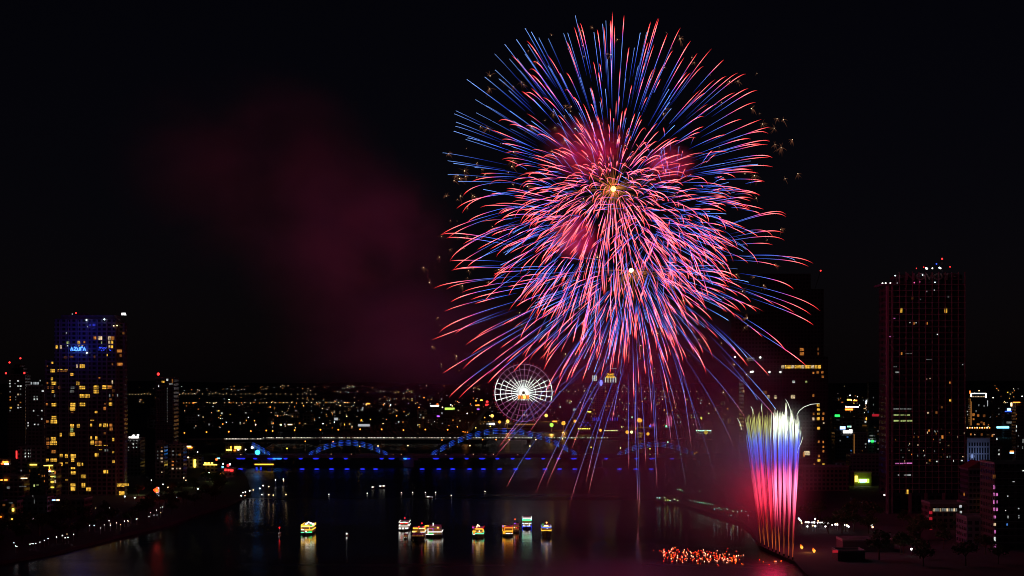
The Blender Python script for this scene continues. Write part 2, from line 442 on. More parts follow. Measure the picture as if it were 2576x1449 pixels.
AW += c7([(1055, 430, 40, 38, 'y'), (955, 497, 16, 25, 'o'), (1060, 592, 78, 65, 'y'), (1215, 568, 100, 10, 'y'), (1330, 575, 70, 12, 'y'), (1250, 600, 200, 30, 'd'), (1445, 665, 60, 52, 'y'), (1045, 755, 36, 52, 'y'), (955, 838, 25, 40, 'o'), (1080, 845, 95, 62, 'y'), (965, 930, 30, 56, 'd'), (1050, 930, 60, 52, 'd'), (1195, 930, 26, 60, 'o'), (1065, 1010, 52, 50, 'y'), (1098, 1095, 20, 52, 'v'), (1555, 500, 38, 65, 'c'), (1655, 500, 100, 72, 'y'), (1567, 845, 56, 68, 'y'), (1655, 930, 112, 66, 'y'), (1935, 925, 92, 72, 'y'), (1935, 1010, 96, 72, 'y'), (2110, 922, 95, 72, 'y'), (2210, 918, 90, 60, 'o'), (2262, 820, 22, 62, 'c'), (2285, 995, 40, 58, 'd'), (1650, 1098, 95, 68, 'y'), (1757, 1098, 95, 68, 'y'), (2210, 1090, 20, 60, 'v'), (2270, 1085, 22, 52, 'd'), (2225, 1170, 50, 50, 'd'), (2225, 1260, 60, 66, 'y'), (2115, 1255, 40, 30, 'd'), (2115, 1350, 60, 64, 'o'), (1935, 1425, 60, 45, 'y'), (1465, 1275, 100, 70, 'y'), (1660, 1270, 105, 66, 'y'), (1460, 1360, 100, 66, 'y'), (1450, 1432, 50, 26, 'd'), (945, 1265, 40, 40, 'o'), (1085, 1275, 90, 62, 'y'), (2365, 1085, 14, 50, 'w'), (1460, 935, 70, 46, 'v'), (1450, 1008, 80, 40, 'v'), (2000, 740, 40, 36, 'o')])
AW += c8([(1085, 85, 90, 60, 'y'), (955, 165, 50, 42, 'o'), (1085, 165, 122, 70, 'y'), (1455, 250, 76, 66, 'y'), (1575, 250, 52, 70, 'y'), (1443, 335, 56, 60, 'g'), (1457, 422, 96, 66, 'y'), (1215, 430, 50, 70, 'y'), (1855, 138, 72, 10, 'y'), (1835, 240, 32, 62, 'y'), (2018, 240, 40, 60, 'y'), (2125, 240, 92, 68, 'y'), (2227, 240, 60, 60, 'o'), (2235, 320, 60, 66, 'o'), (2115, 400, 60, 46, 'd'), (1075, 512, 92, 66, 'y'), (960, 515, 50, 50, 'd'), (1080, 600, 126, 70, 'y'), (965, 600, 56, 60, 'o'), (965, 680, 40, 50, 'd'), (1080, 770, 80, 62, 'o'), (1835, 495, 30, 62, 'y'), (1945, 500, 52, 72, 'y'), (1855, 587, 66, 72, 'y'), (1945, 590, 66, 66, 'o'), (2015, 590, 50, 72, 'o'), (1980, 645, 132, 10, 'y'), (2130, 645, 80, 10, 'y'), (2025, 732, 60, 10, 'y'), (2140, 745, 72, 40, 'v'), (2280, 527, 32, 62, 'o'), (2280, 780, 32, 40, 'o'), (2290, 970, 52, 56, 'o'), (1230, 850, 72, 60, 'o'), (1340, 855, 60, 66, 'y'), (1475, 855, 100, 66, 'y'), (1945, 840, 80, 70, 'o'), (1465, 940, 60, 70, 'o'), (1225, 1025, 80, 66, 'y'), (1345, 998, 60, 10, 'y'), (1585, 1025, 62, 72, 'y'), (1660, 1025, 24, 55, 'd'), (1080, 940, 122, 60, 'y'), (955, 940, 50, 50, 'd'), (1470, 1105, 80, 36, 'v'), (1475, 1195, 90, 60, 'o'), (1680, 1270, 92, 70, 'y'), (2130, 1175, 92, 66, 'o'), (1345, 1340, 60, 10, 'y'), (1465, 1435, 80, 40, 'y'), (1675, 1435, 60, 40, 'y')])
AW += c2([(735, 542, 46, 46, 'y'), (840, 535, 36, 42, 'y'), (735, 577, 42, 30, 'y'), (890, 577, 42, 36, 'o'), (1190, 535, 120, 32, 'y'), (1225, 622, 52, 50, 'y'), (1275, 530, 40, 26, 'd')])
AD = gd(1246)
az = thing('apartment_tower', 'tall dark apartment tower with lit yellow windows and a blue neon name', 'apartment tower', (at(205, 1246, AD).x, AD, 1.5))
g = G()
P = lambda x, y: at(x, y, AD)
g.box(P(137, 0).x, P(293, 0).x, AD, AD + 26, 0, P(0, 802).z)
g.box(P(113, 0).x, P(136.9, 0).x, AD, AD + 26, 0, P(0, 905).z)
g.box(P(293.1, 0).x, P(311, 0).x, AD + 3, AD + 12, 0, P(0, 812).z)
g.build('wall', facade('tower_facade', (0.16, 0.16, 0.18), 3.5, 2.98), az)
g = G(); g.box(P(150, 0).x, P(285, 0).x, AD + 4, AD + 24, P(0, 801.9).z, P(0, 792).z); g.box(P(175, 0).x, P(206, 0).x, AD + 8, AD + 20, P(0, 791.9).z, P(0, 787).z); g.build('roof', M_DARK, az)
g = G(); z = 4.5
while z < P(0, 815).z:
    x0 = 113 if z < P(0, 905).z - 2 else 137
    g.box(P(x0, 0).x, P(293, 0).x, AD - .55, AD - .25, z, z + .3); z += 2.98
g.build('balcony_slab', M_CONC, az)
for x in (150, 172, 197, 222, 246, 268, 290): G().box(P(x, 0).x - .2, P(x, 0).x + .2, AD - .6, AD - .02, 1.5, P(0, 806).z).build('fin', M_CONC, az)
for i, (wx, wy, w, h, k) in enumerate(AW[:100]):
    dd = AD + 3 if wx > 293 else AD
    a, b = at(wx - w / 2, wy - h / 2, dd), at(wx + w / 2, wy + h / 2, dd)
    G().box(a.x, b.x, dd - .22, dd - .01, b.z, a.z).build('lit_window', WM[k], az)
g = G()
for (wx, wy, w, h, k) in AW[100:]:
    dd = AD + 3 if wx > 293 else AD
    a, b = at(wx - w / 2, wy - h / 2, dd), at(wx + w / 2, wy + h / 2, dd); g.box(a.x, b.x, dd - .22, dd - .01, b.z, a.z)
g.build('lit_windows', WM['y'], az)['kind'] = 'stuff'
NEON = em('neon_blue_white', (0.06, 0.2, 1.0), 3.5)
sg = G()
def stroke(pts, r=.42):
    sg.tube([Vector((at(x / 8, 858.7 + y / 8, AD).x, AD - 1.3, at(0, 858.7 + y / 8, AD).z)) for x, y in pts], r, 6)
stroke([(1432, 186), (1452, 120), (1478, 186)]); stroke([(1498, 120), (1548, 120), (1500, 184), (1552, 184)])
stroke([(1568, 132), (1568, 165), (1578, 184), (1602, 184), (1612, 165), (1612, 118)]); stroke([(1630, 186), (1630, 135), (1642, 118), (1672, 118)]); stroke([(1684, 186), (1706, 120), (1728, 186)])
sg.build('neon_sign', NEON, az)
sg = G()
for q in ([(2000, 130), (2020, 112), (2035, 130), (2018, 148)], [(2050, 120), (2080, 145), (2100, 125), (2130, 140), (2150, 125)], [(1995, 178), (2006, 170)], [(2040, 172), (2052, 186)], [(2080, 178), (2110, 172)], [(2205, 170), (2240, 185)]): stroke(q, .2)
sg.build('script_sign', em('neon_blue_dim', (0.04, 0.08, 1.0), 1.6), az)
for a_, b_, y_ in ((1100, 1, 0),): pass
letters('BTEL', 306.5, 318.5, 790, 6, AD + 8, 'roof_sign', em('sign_white', (1, 1, 1), 2.2), az)
for x, y, k, r in ((191, 787.5, 'red', .5), (182, 790, 'dimwhite', .4), (217.5, 805, 'cool', .5), (262.5, 803.5, 'cool', .55), (218.5, 887.5, 'cool', .5), (167, 837.5, 'dimwhite', .4), (286, 819.5, 'warm', .4), (294.5, 819, 'warm', .4), (220, 822, 'dimwhite', .3)):
    G().ball(at(x, y, AD - 1), r).build('facade_lamp', EC[k], az)
point_light('neon_light', at(196, 880, AD - 9), 700, (0.03, 0.05, 1.0), 3)
for x in (183, 197, 211): point_light('neon_light', at(x, 877, AD - 2.8), 130, (0.02, 0.04, 1.0), .6)
point_light('roof_wash_light', at(205, 815, AD - 16), 2200, (0.05, 0.07, 1.0), 2)

# --- other buildings of the left bank
r_, d_ = bld('apartment_block', 'far apartment block with white windows and red roof lamps at the left edge', 19, 63, 944, 1168, 20, 3, c7([(200, 795, 25, 12, 'w'), (200, 850, 25, 22, 'w'), (202, 907, 28, 26, 'w'), (202, 1015, 25, 26, 'v'), (205, 1120, 26, 26, 'o'), (205, 1178, 26, 28, 'o'), (365, 796, 30, 28, 'w'), (305, 848, 24, 16, 'v'), (365, 900, 34, 26, 'w'), (416, 900, 34, 26, 'w'), (412, 960, 28, 28, 'v'), (365, 1068, 32, 30, 'c'), (415, 1068, 26, 28, 'v'), (412, 1230, 26, 22, 'o'), (367, 1280, 26, 26, 'c'), (367, 1335, 28, 26, 'w'), (415, 1330, 26, 12, 'w'), (215, 1335, 46, 28, 'y'), (205, 1392, 26, 26, 'v'), (317, 1118, 12, 22, 'v'), (317, 1172, 12, 22, 'v')]), tiers=((24, 56, 925), (32, 50, 915)))
for x, y in ((24, 911.8), (51.4, 901.4), (15, 939), (61.5, 938.5)):
    G().ball(at(x, y, d_ + 5), .9).build('warning_lamp', EC['red'], r_)
    G().tube([at(x, y + 1, d_ + 5), at(x, y + 16, d_ + 5)], .2, 5).build('mast', M_BLACK, r_)
bld('apartment_block', 'apartment block with grey rooftop letters standing beside the tall tower', 66, 112, 972, 1192, 22, 0, c7([(692, 1112, 26, 26, 'v'), (748, 1112, 22, 26, 'v'), (692, 1165, 26, 28, 'w'), (748, 1165, 26, 28, 'w'), (677, 1397, 22, 30, 'w'), (843, 1395, 26, 26, 'w'), (860, 1000, 42, 30, 'w'), (808, 790, 12, 24, 'w'), (530, 895, 12, 34, 'v'), (845, 880, 14, 14, 'v')]) + c8([(565, 195, 18, 28, 'w'), (566, 250, 16, 28, 'w'), (700, 220, 24, 28, 'w'), (770, 222, 24, 28, 'w'), (528, 305, 14, 26, 'v'), (840, 110, 24, 28, 'w'), (765, 50, 40, 16, 'v')]), signs=(('roof_sign', 78, 81, 961, 967, 'dimwhite'), ('roof_sign', 85, 87, 961, 967, 'dimwhite'), ('roof_sign', 88.5, 91, 961, 967, 'dimwhite'), ('roof_sign', 92.5, 94.5, 961, 967, 'dimwhite'), ('roof_sign', 95.5, 98, 961, 967, 'dimwhite')))
bld('office_block', 'pale low block with a tall red vertical sign on its corner', 45, 112, 1126, 1205, 24, 2, c8([(508, 745, 14, 22, 'v'), (575, 745, 12, 18, 'v'), (614, 745, 12, 18, 'v'), (508, 806, 16, 28, 'w'), (575, 806, 14, 24, 'w'), (614, 806, 12, 20, 'v'), (508, 870, 16, 28, 'w'), (575, 868, 14, 26, 'w'), (614, 865, 12, 20, 'v')]), signs=(('vertical_sign', 40.5, 43.6, 1134, 1154.5, 'red'),))
bld('shop_building', 'low shop with a glowing orange and white front at the left edge', -12, 27, 1158, 1212, 16, 3, (), signs=(('sign', 7, 21, 1160, 1164.5, 'orange'), ('sign', 3, 10, 1164.6, 1168, 'redorange'), ('sign', 12, 22, 1165, 1168.5, 'white')))
bld('hotel_building', 'narrow building with yellow lit balconies below a neon roof line', 121, 141, 1172, 1256, 14, 1, c8([(1110, 1195, 40, 60, 'o'), (1110, 1278, 30, 46, 'g'), (1115, 1370, 30, 60, 'c'), (1028, 1225, 10, 22, 'c'), (1070, 1222, 10, 22, 'c'), (1028, 1330, 10, 22, 'c'), (1070, 1328, 10, 22, 'c')]), signs=(('neon_line', 110.5, 132.5, 1170.2, 1172.2, 'yellow'), ('neon_line', 123.8, 125.6, 1173, 1180, 'gold'), ('hotel_sign', 122.5, 127.5, 1179.5, 1183, 'amber'), ('hotel_sign', 123.5, 127, 1184, 1187, 'white'), ('balcony_light', 128, 136.5, 1184.6, 1186.2, 'yellow'), ('balcony_light', 128, 136.5, 1198, 1199.7, 'yellow'), ('balcony_light', 128, 136.5, 1211.6, 1213.2, 'yellow'), ('balcony_light', 128, 136.5, 1224.6, 1226, 'yellow')))
bld('house', 'dark house with a bright lit eave beside the narrow yellow building', 62, 100, 1167, 1240, 14, 0, c8([(425, 1150, 24, 30, 'v'), (600, 1160, 26, 50, 'd'), (850, 1260, 16, 40, 'o'), (893, 1260, 16, 40, 'o'), (895, 1365, 16, 40, 'o'), (788, 1225, 26, 12, 'o')]), signs=(('lit_eave', 75.5, 92.5, 1168, 1170.3, 'yellow'),))
bld('house', 'dark house with a row of white lamps under its roof at the left', 8, 60, 1198, 1262, 14, 3, c2([(85, 560, 30, 22, 'v'), (345, 540, 14, 24, 'g'), (378, 533, 20, 10, 'g'), (230, 548, 70, 8, 'v')]), signs=(('lit_eave', 53, 69, 1202, 1204, 'warm'), ('shop_light', 2, 7, 1206, 1209.5, 'orange'), ('shop_light', 11.5, 19, 1205.5, 1209, 'orange')))
bld('house', 'dim brown house behind a yellow lamp in the left corner', 2, 42, 1264, 1322, 12, 3, c2([(40, 735, 25, 20, 'd'), (130, 740, 25, 30, 'd'), (110, 710, 40, 16, 'v')]), signs=(('wall_lamp', 31, 36, 1279, 1286, 'yellow'), ('wall_lamp', 0, 4.5, 1298, 1301.5, 'amber'), ('wall_lamp', 29, 33, 1304.6, 1306.4, 'yellow')))
bld('house', 'dark flat roofed house with a lit bluish awning near the tower foot', 45, 118, 1254, 1315, 14, 0, c2([(330, 650, 8, 25, 'v'), (345, 700, 6, 40, 'v')]), signs=(('awning_light', 132, 140, 1256.6, 1259, 'skyblue'), ('awning_light', 143, 150, 1256, 1259.5, 'warm')))
bld('podium_building', 'dark banner covered podium along the road below the tall tower', 118, 212, 1258, 1300, 20, 3, bands=False)
r_, d_ = bld('office_tower', 'slender dark tower with a red roof lamp and lit top corner', 391, 437, 952, 1196, 22, 4, c0([(1640, 890, 30, 16, 'y'), (1683, 870, 18, 20, 'w'), (1720, 912, 36, 5, 'w'), (1735, 880, 10, 35, 'o'), (1596, 932, 8, 20, 'w')] + [(1684, 955 + 28 * i, 8, 7, 'v') for i in range(13)]), signs=())
G().ball(at(398.3, 941, d_ + 3), 1.2).build('warning_lamp', EC['red'], r_)
G().tube([at(398.3, 942, d_ + 3), at(398.3, 953, d_ + 3)], .25, 5).build('mast', M_BLACK, r_)
bld('hotel_building', 'dark hotel under a glaring white rooftop sign', 321, 353, 1104, 1196, 20, 0, c9([(115, 548, 30, 16, 'v'), (182, 548, 26, 20, 'v'), (106, 618, 22, 28, 'w'), (174, 610, 14, 12, 'w'), (110, 690, 22, 20, 'w'), (174, 682, 14, 14, 'w'), (12, 545, 10, 12, 'w'), (52, 545, 10, 12, 'w'), (12, 685, 10, 12, 'w'), (12, 740, 10, 12, 'w')]), signs=(('roof_sign', 330, 348.6, 1097, 1102, 'white'), ('roof_sign', 324.6, 328, 1098, 1101.8, 'white'), ('roof_lamp', 334, 339, 1093.8, 1096, 'white'), ('roof_lamp', 345, 350, 1093, 1096, 'white')))
bld('apartment_block', 'mid height block with one column of pale windows behind the park', 391, 413, 1118, 1204, 16, 0, c9([(680, 690, 16, 28, 'o'), (678, 763, 34, 28, 'c'), (678, 835, 34, 20, 'd'), (678, 905, 38, 30, 'c'), (682, 975, 38, 30, 'c'), (680, 1185, 16, 28, 'c'), (600, 765, 14, 30, 'v'), (600, 835, 14, 30, 'v'), (600, 905, 14, 30, 'v')]), roof='tank')
bld('apartment_block', 'mid height block with three columns of dim windows behind the park', 425, 461, 1120, 1204, 16, 1, c9([(900, 760, 36, 26, 'v'), (905, 832, 30, 28, 'v'), (1040, 830, 40, 30, 'o'), (985, 832, 12, 28, 'v'), (900, 972, 38, 28, 'o'), (985, 972, 12, 28, 'v'), (900, 1042, 38, 28, 'o'), (900, 1112, 38, 28, 'c'), (1045, 1110, 38, 28, 'c'), (985, 1110, 12, 28, 'c')]), roof='tank')
bld('pavilion', 'low building of pale vertical panels with one bright yellow panel', 466, 507, 1153, 1176, 12, 2, (), signs=(('lit_panel', 487.6, 492.4, 1156, 1175.5, 'yellow'), ('wall_lamp', 472, 475.4, 1149, 1152, 'warm')), bands=False)
bld('restaurant', 'restaurant with three bright globe lamps above a glowing eave', 511, 547, 1170.5, 1188, 12, 1, (), signs=(('lit_eave', 512, 546, 1168, 1170, 'yellow'), ('globe_lamp', 514.5, 519.5, 1163, 1167.6, 'yellow'), ('globe_lamp', 522.5, 527.5, 1163, 1167.6, 'yellow'), ('globe_lamp', 531, 536, 1163, 1167.6, 'yellow')), bands=False)
bld('restaurant', 'building with a blazing gold sign and a lower lit terrace by the bridge', 566, 612, 1118, 1146, 14, 3, (), signs=(('gold_sign', 590.5, 606.5, 1122.5, 1129.5, 'yellow'), ('gold_sign', 569.5, 583, 1130, 1134, 'yellow'), ('gold_sign', 579.8, 582.6, 1122.5, 1128.6, 'gold'), ('small_sign', 588, 593.5, 1131.4, 1135, 'amber'), ('small_sign', 597.5, 601.8, 1130, 1132.6, 'white')), bands=False)
bld('shop_building', 'dark shop with a slanting orange and white lit sign on top', 461, 486, 1125, 1146, 12, 0, (), signs=(('lit_sign', 465.6, 481, 1121.6, 1124, 'warm'), ('lit_sign', 472, 484, 1124.4, 1127.5, 'orange')), bands=False)
bld('shop_building', 'shop with several red neon shapes near the bridge end', 556, 592, 1180, 1198, 10, 0, (), signs=(('red_neon', 571, 576.5, 1168, 1173.6, 'red'), ('white_neon', 576.6, 580.5, 1166, 1170, 'white'), ('red_neon', 565.5, 570, 1179.4, 1184.8, 'red'), ('red_neon', 573, 577.4, 1180, 1185, 'red'), ('red_neon', 579, 587, 1181, 1185.6, 'red'), ('neon_line', 549, 562, 1191.6, 1193.4, 'orange'), ('cyan_neon', 558, 562.5, 1172.6, 1176, 'cyan'), ('white_neon', 560, 563, 1165, 1168, 'white'), ('red_neon', 542.5, 547.5, 1153.5, 1158, 'redorange'), ('cyan_neon', 546, 553.5, 1151.6, 1154.2, 'cyan')), bands=False)
# glowing red sail sign on a white pylon by the quay
d = gd(1249); r_ = thing('illuminated_sign', 'red and orange glowing sign on a white pylon beside the river', 'sign', at(395.5, 1249, d))
G().box(at(393, 0, d).x, at(400, 0, d).x, d, d + .8, 1.5, at(0, 1226, d).z).build('pylon', em('pylon_white', (.9, .92, 1), .9), r_)
g = G(); q = [(386, 1231), (392, 1228), (395, 1224), (397, 1227), (400, 1232), (399, 1239), (389, 1238)]
n0 = len(g.v)
for yy in (d - .7, d - .1): g.v += [(at(x, y, d).x, yy, at(x, y, d).z) for x, y in q]
g.f += [tuple(range(7))[::-1], tuple(range(7, 14))] + [(i, (i + 1) % 7, 7 + (i + 1) % 7, 7 + i) for i in range(7)]
g.build('red_face', em('sign_flame_red', (1, .05, .01), 3.0), r_)
g = G(); g.box(at(392, 0, d).x, at(397.5, 0, d).x, d - 1.0, d - .72, at(0, 1236.5, d).z, at(0, 1231, d).z); g.build('orange_emblem', EC['amber'], r_)
point_light('sign_light', at(394, 1233, d - 4), 2600, (1, .04, .04), 1.0)

# --- twin towers of the far hotel
HD = gd(1090)
r_ = thing('twin_tower_hotel', 'far twin tower hotel with gold roof lettering behind the falling sparks', 'hotel', at(1518, 1090, HD))
P = lambda x, y: at(x, y, HD)
g = G(); g.box(P(1490, 0).x, P(1501, 0).x, HD, HD + 20, 0, P(0, 944).z); g.box(P(1521, 0).x, P(1551, 0).x, HD, HD + 24, 0, P(0, 950).z); g.box(P(1501.1, 0).x, P(1520.9, 0).x, HD + 4, HD + 20, 0, P(0, 958).z); g.box(P(1486, 0).x, P(1562, 0).x, HD - 10, HD - .2, 0, P(0, 1062).z)
g.build('wall', FW[1], r_)
for x in (1491.5, 1496, 1499.6, 1523, 1529.5, 1536.5, 1542.5, 1549): G().box(P(x - 1, 0).x, P(x + 1, 0).x, HD - .7, HD - .1, P(0, 962 if x > 1510 else 958).z, P(0, 949 if x > 1510 else 944.5).z).build('lit_column', em('column_glow_white', (1, .97, .95), .9), r_)  # white light on the columns put in as glowing strips
GOLD = em('sign_gold', (1, 0.42, 0.02), 2.2)
letters('GRAND', 1526.5, 1544, 942, 5.2, HD, 'roof_sign', GOLD, r_); letters('MERCURE', 1524.5, 1547, 948.4, 5.0, HD, 'roof_sign', GOLD, r_)
g = G(); g.ball(P(1512, 963), 2.4, 8, 6, None, 2.0); g.build('blue_oval_lamp', em('oval_blue', (.25, .2, 1), 2.0), r_)
for x in (1491, 1495, 1499, 1504, 1508, 1528, 1534, 1540, 1546, 1552): G().box(P(x - .8, 0).x, P(x + .8, 0).x, HD - 10.8, HD - 10.2, P(0, 1058).z, P(0, 1050).z).build('blue_uplight', EC['dimblue'], r_)
rnd = random.Random(8)
for i in range(34):
    x = rnd.choice((1491.5, 1494.5, 1498.5, 1523, 1525.5, 1532, 1540, 1545)); y = 975 + 9.4 * rnd.randint(0, 7)
    a = P(x, y); G().box(a.x - .8, a.x + .8, HD - .2, HD - .02, a.z - 1.2, a.z + 1.2).build('lit_window', WM[rnd.choice('ddvo')], r_)
G().box(P(1536, 0).x, P(1552, 0).x, HD + 10, HD + 10.6, P(0, 927.5).z, P(0, 926.5).z).build('roof_frame_light', EC['dimwhite'], r_)
bld('hall_building', 'long low hall with blue lit windows in front of the twin tower hotel', 1455, 1490, 1060, 1085, 20, 0, (), signs=[('blue_window', 1457 + 5.2 * i, 1459.5 + 5.2 * i, 1062 + 6 * (i % 2), 1064.5 + 6 * (i % 2), 'dimblue') for i in range(6)], bands=False)
bld('hall_building', 'long low hall with a row of yellow eave lamps near the far shore', 1453, 1494, 1080, 1090, 14, 1, (), signs=[('eave_lamp', 1454 + 4.6 * i, 1456.6 + 4.6 * i, 1077.6, 1079.6, 'yellow') for i in range(9)], bands=False)
bld('hall_building', 'pale columned hall lit by a row of white lamps on the far shore', 1520, 1556, 1085, 1096, 14, 2, (), signs=[('eave_lamp', 1521 + 5 * i, 1523 + 5 * i, 1082, 1084, 'warm') for i in range(7)], bands=False)
# station building under the wheel
bld('station_building', 'low station with a strip of warm windows under the big wheel', 1296, 1350, 1064, 1078, 18, 1, (), signs=[('lit_window', 1298 + 4 * i, 1301.2 + 4 * i, 1066, 1069.4, 'dimgold') for i in range(12)], bands=False)
bld('hall_building', 'low pavilion with a white lit band left of the big wheel', 1222, 1250, 1063, 1078, 14, 2, (), signs=[('lit_band', 1224, 1229, 1065.4, 1067.4, 'dimwhite'), ('lit_band', 1230, 1238, 1065.4, 1067.6, 'white'), ('lit_band', 1239, 1244, 1064.6, 1068.4, 'white')], bands=False)
# theme-park structures lit pink
d = gd(1076)
for (x0, x1, yt, lab) in ((1635, 1650, 1057, 'short pink lit rock shaped ride at the far right of the shore'), (1676, 1691, 1037, 'tall pink lit spire ride beside the shorter pink one')):
    r_ = thing('theme_ride', lab, 'ride', at((x0 + x1) / 2, 1076, d))
    g = G()
    for k in range(5):
        xx = x0 + (x1 - x0) * (k + .5) / 5; hh = yt + abs(k - 3) * 5
        g.tube([at(xx - 1, 1076, d), at(xx, hh, d)], [2.2, .4], 6)
    g.build('spires', diff('pale_rock', (.45, .4, .4)), r_)
    for k in range(4): G().tube([at(x0 + (x1 - x0) * k / 4 + 1, 1072, d - 3), at(x0 + (x1 - x0) * k / 4 + 2.5, yt + 8 + 3 * (k % 2), d - 3)], .55, 5).build('pink_glow_strip', EC['pink'], r_)  # glowing strips put the pink floodlight onto the spires
    G().ball(at(x0, 1072, d - 4), 1.6).build('foot_lamp', EC['blue' if x0 < 1660 else 'mint'], r_)

# --- the stepped dark tower behind the fountain
TD = gd(1182)
tw = thing('stepped_tower', 'huge dark stepped tower with a glowing window band behind the fountain of sparks', 'tower', at(1985, 1182, TD))
P = lambda x, y: at(x, y, TD)
g = G(); g.box(P(1966, 0).x, P(2083, 0).x, TD, TD + 40, 0, P(0, 897).z); g.box(P(1872, 0).x, P(1965.9, 0).x, TD + 2, TD + 36, 0, P(0, 897).z); g.box(P(1851, 0).x, P(1925, 0).x, TD + 6, TD + 34, P(0, 896.9).z, P(0, 790).z); g.box(P(1925.1, 0).x, P(2074, 0).x, TD + 4, TD + 34, P(0, 896.9).z, P(0, 727).z); g.box(P(1923, 0).x, P(2043, 0).x, TD + 8, TD + 30, P(0, 726.9).z, P(0, 687).z)
g.build('wall', facade('tower_dark_glass', (0.06, 0.06, 0.065), 3.0, 3.4), tw)
g = G()
for i in range(17):
    y = 905 + i * 15.6; g.box(P(1872, 0).x, P(2083, 0).x, TD - .5, TD - .15, P(0, y).z, P(0, y - 1.3).z)
g.build('floor_band', M_DARK, tw)
TWN = [(1022, 18, 25, 18, 'o'), (1022, 45, 25, 18, 'o'), (1125, 15, 10, 18, 'd'), (1125, 45, 10, 18, 'd'), (1095, 165, 10, 12, 'o'), (1122, 162, 15, 15, 'o'), (1152, 162, 12, 15, 'o'), (1155, 190, 14, 14, 'o'), (970, 222, 14, 14, 'w'), (1050, 222, 10, 12, 'g'), (787, 288, 30, 20, 'd'), (810, 318, 15, 20, 'c'), (855, 318, 14, 20, 'c'), (966, 316, 25, 22, 'c'), (1095, 308, 10, 16, 'o'), (1125, 370, 18, 15, 'y'), (1127, 398, 18, 15, 'y'), (1097, 424, 10, 14, 'o'), (1127, 424, 14, 12, 'y'), (1158, 424, 12, 14, 'o'), (1095, 456, 12, 18, 'c'), (1125, 455, 17, 18, 'y'), (1155, 455, 12, 18, 'o'), (1160, 482, 8, 10, 'c'), (1128, 515, 16, 16, 'y'), (1128, 600, 9, 14, 'o'), (1157, 602, 10, 14, 'o'), (1158, 632, 10, 12, 'o'), (1158, 660, 12, 14, 'o'), (1130, 690, 12, 14, 'o'), (1130, 718, 16, 16, 'y'), (1158, 745, 14, 14, 'y'), (1100, 745, 8, 12, 'o'), (703, 78, 38, 18, 'v'), (1035, 680, 10, 30, 'o'), (1055, 672, 36, 26, 'c')] + [(902 + 21 * i, 127, 17, 20, 'y' if i % 3 else 'c') for i in range(12)]
for (wx, wy, w, h, k) in cm(TWN):
    yy = TD if wx > 1966 else TD + 2
    if wy < 897: yy = TD + 4
    a, b = at(wx - w / 2, wy - h / 2, yy), at(wx + w / 2, wy + h / 2, yy); G().box(a.x, b.x, yy - .6, yy - .05, b.z, a.z).build('lit_window', WM[k], tw)
for x, y in ((700, 160), (712, 158), (818, 160), (887, 160), (760, 68), (600, 65)):
    G().ball(at(1610 + x / 2.511, 872.1 + y / 2.511, TD - 1), .8).build('floodlight', EC['white'], tw)
for i, y in enumerate((160, 190, 318, 340, 400, 440, 560, 620, 660, 720)):
    a = at(1610 + 1219 / 2.511, 872.1 + y / 2.511, TD + 40 - .0); G().box(P(2083, 0).x + .02, P(2083, 0).x + .4, TD + 30, TD + 32, P(0, 872 + y / 2.511).z - 1, P(0, 872 + y / 2.511).z + 1).build('side_window', WM['y'], tw)
G().ball(at(2064.5, 935 / 1.0 * 0 + 687 - 6, TD + 10), .7).build('warning_lamp', EC['red'], tw)
G().tube([at(2050, 727, TD + 10), at(2064.5, 681.5, TD + 10)], .25, 5).build('mast', M_BLACK, tw)

# --- the grid tower on the right
ND = gd(1292)
nv = thing('grid_tower', 'tall dark tower with a red lit square grid front and unlit roof letters', 'tower', at(2326, 1292, ND))
P = lambda x, y: at(x, y, ND)
g = G(); g.box(P(2237, 0).x, P(2428, 0).x, ND + 1.2, ND + 30, P(0, 1255).z, P(0, 712).z); g.box(P(2262, 0).x, P(2424, 0).x, ND + 3, ND + 26, P(0, 711.9).z, P(0, 690).z); g.box(P(2250, 0).x, P(2425, 0).x, ND + 4, ND + 28, 0, P(0, 1255.1).z)
g.build('wall', facade('grid_tower_glass', (0.035, 0.035, 0.04), 4.0, 3.7, .012), nv)
MG = diff('grid_frame_grey', (0.19, 0.13, 0.13), .7)
for i in range(12): G().box(P(2247 + 16.45 * i, 0).x - .17, P(2247 + 16.45 * i, 0).x + .17, ND, ND + 1.1, P(0, 1240).z, P(0, 712 if i < 1 else 684).z).build('grid_column', MG, nv)
for i in range(36):
    y = 716 + 15.15 * i
    if y > 1236: break
    G().box(P(2233, 0).x, P(2429, 0).x, ND - .25, ND - .02, P(0, y + .6).z, P(0, y - .6).z).build('grid_beam', diff('grid_beam_lit_grey', (.30, .22, .22)), nv)  # beams paler than columns, making up for the little light they catch
for x in (2234, 2244): G().box(P(x, 0).x - .6, P(x, 0).x + .6, ND - .3, ND + 4, 1.5, P(0, 712).z).build('corner_column', MG, nv)
for x in (2290, 2330, 2375, 2415): G().box(P(x, 0).x - .8, P(x, 0).x + .8, ND, ND + 1.5, 1.5, P(0, 1240).z).build('ground_column', MG, nv)
G().box(P(2219, 0).x, P(2262, 0).x, ND - 1, ND + 24, P(0, 718).z, P(0, 713.5).z).build('roof_terrace', M_DARK, nv)
letters('NOVOTEL', 2279, 2422, 696, 17, ND + 3, 'roof_letters', diff('unlit_letter', (.30, .22, .22)), nv, -1.0)
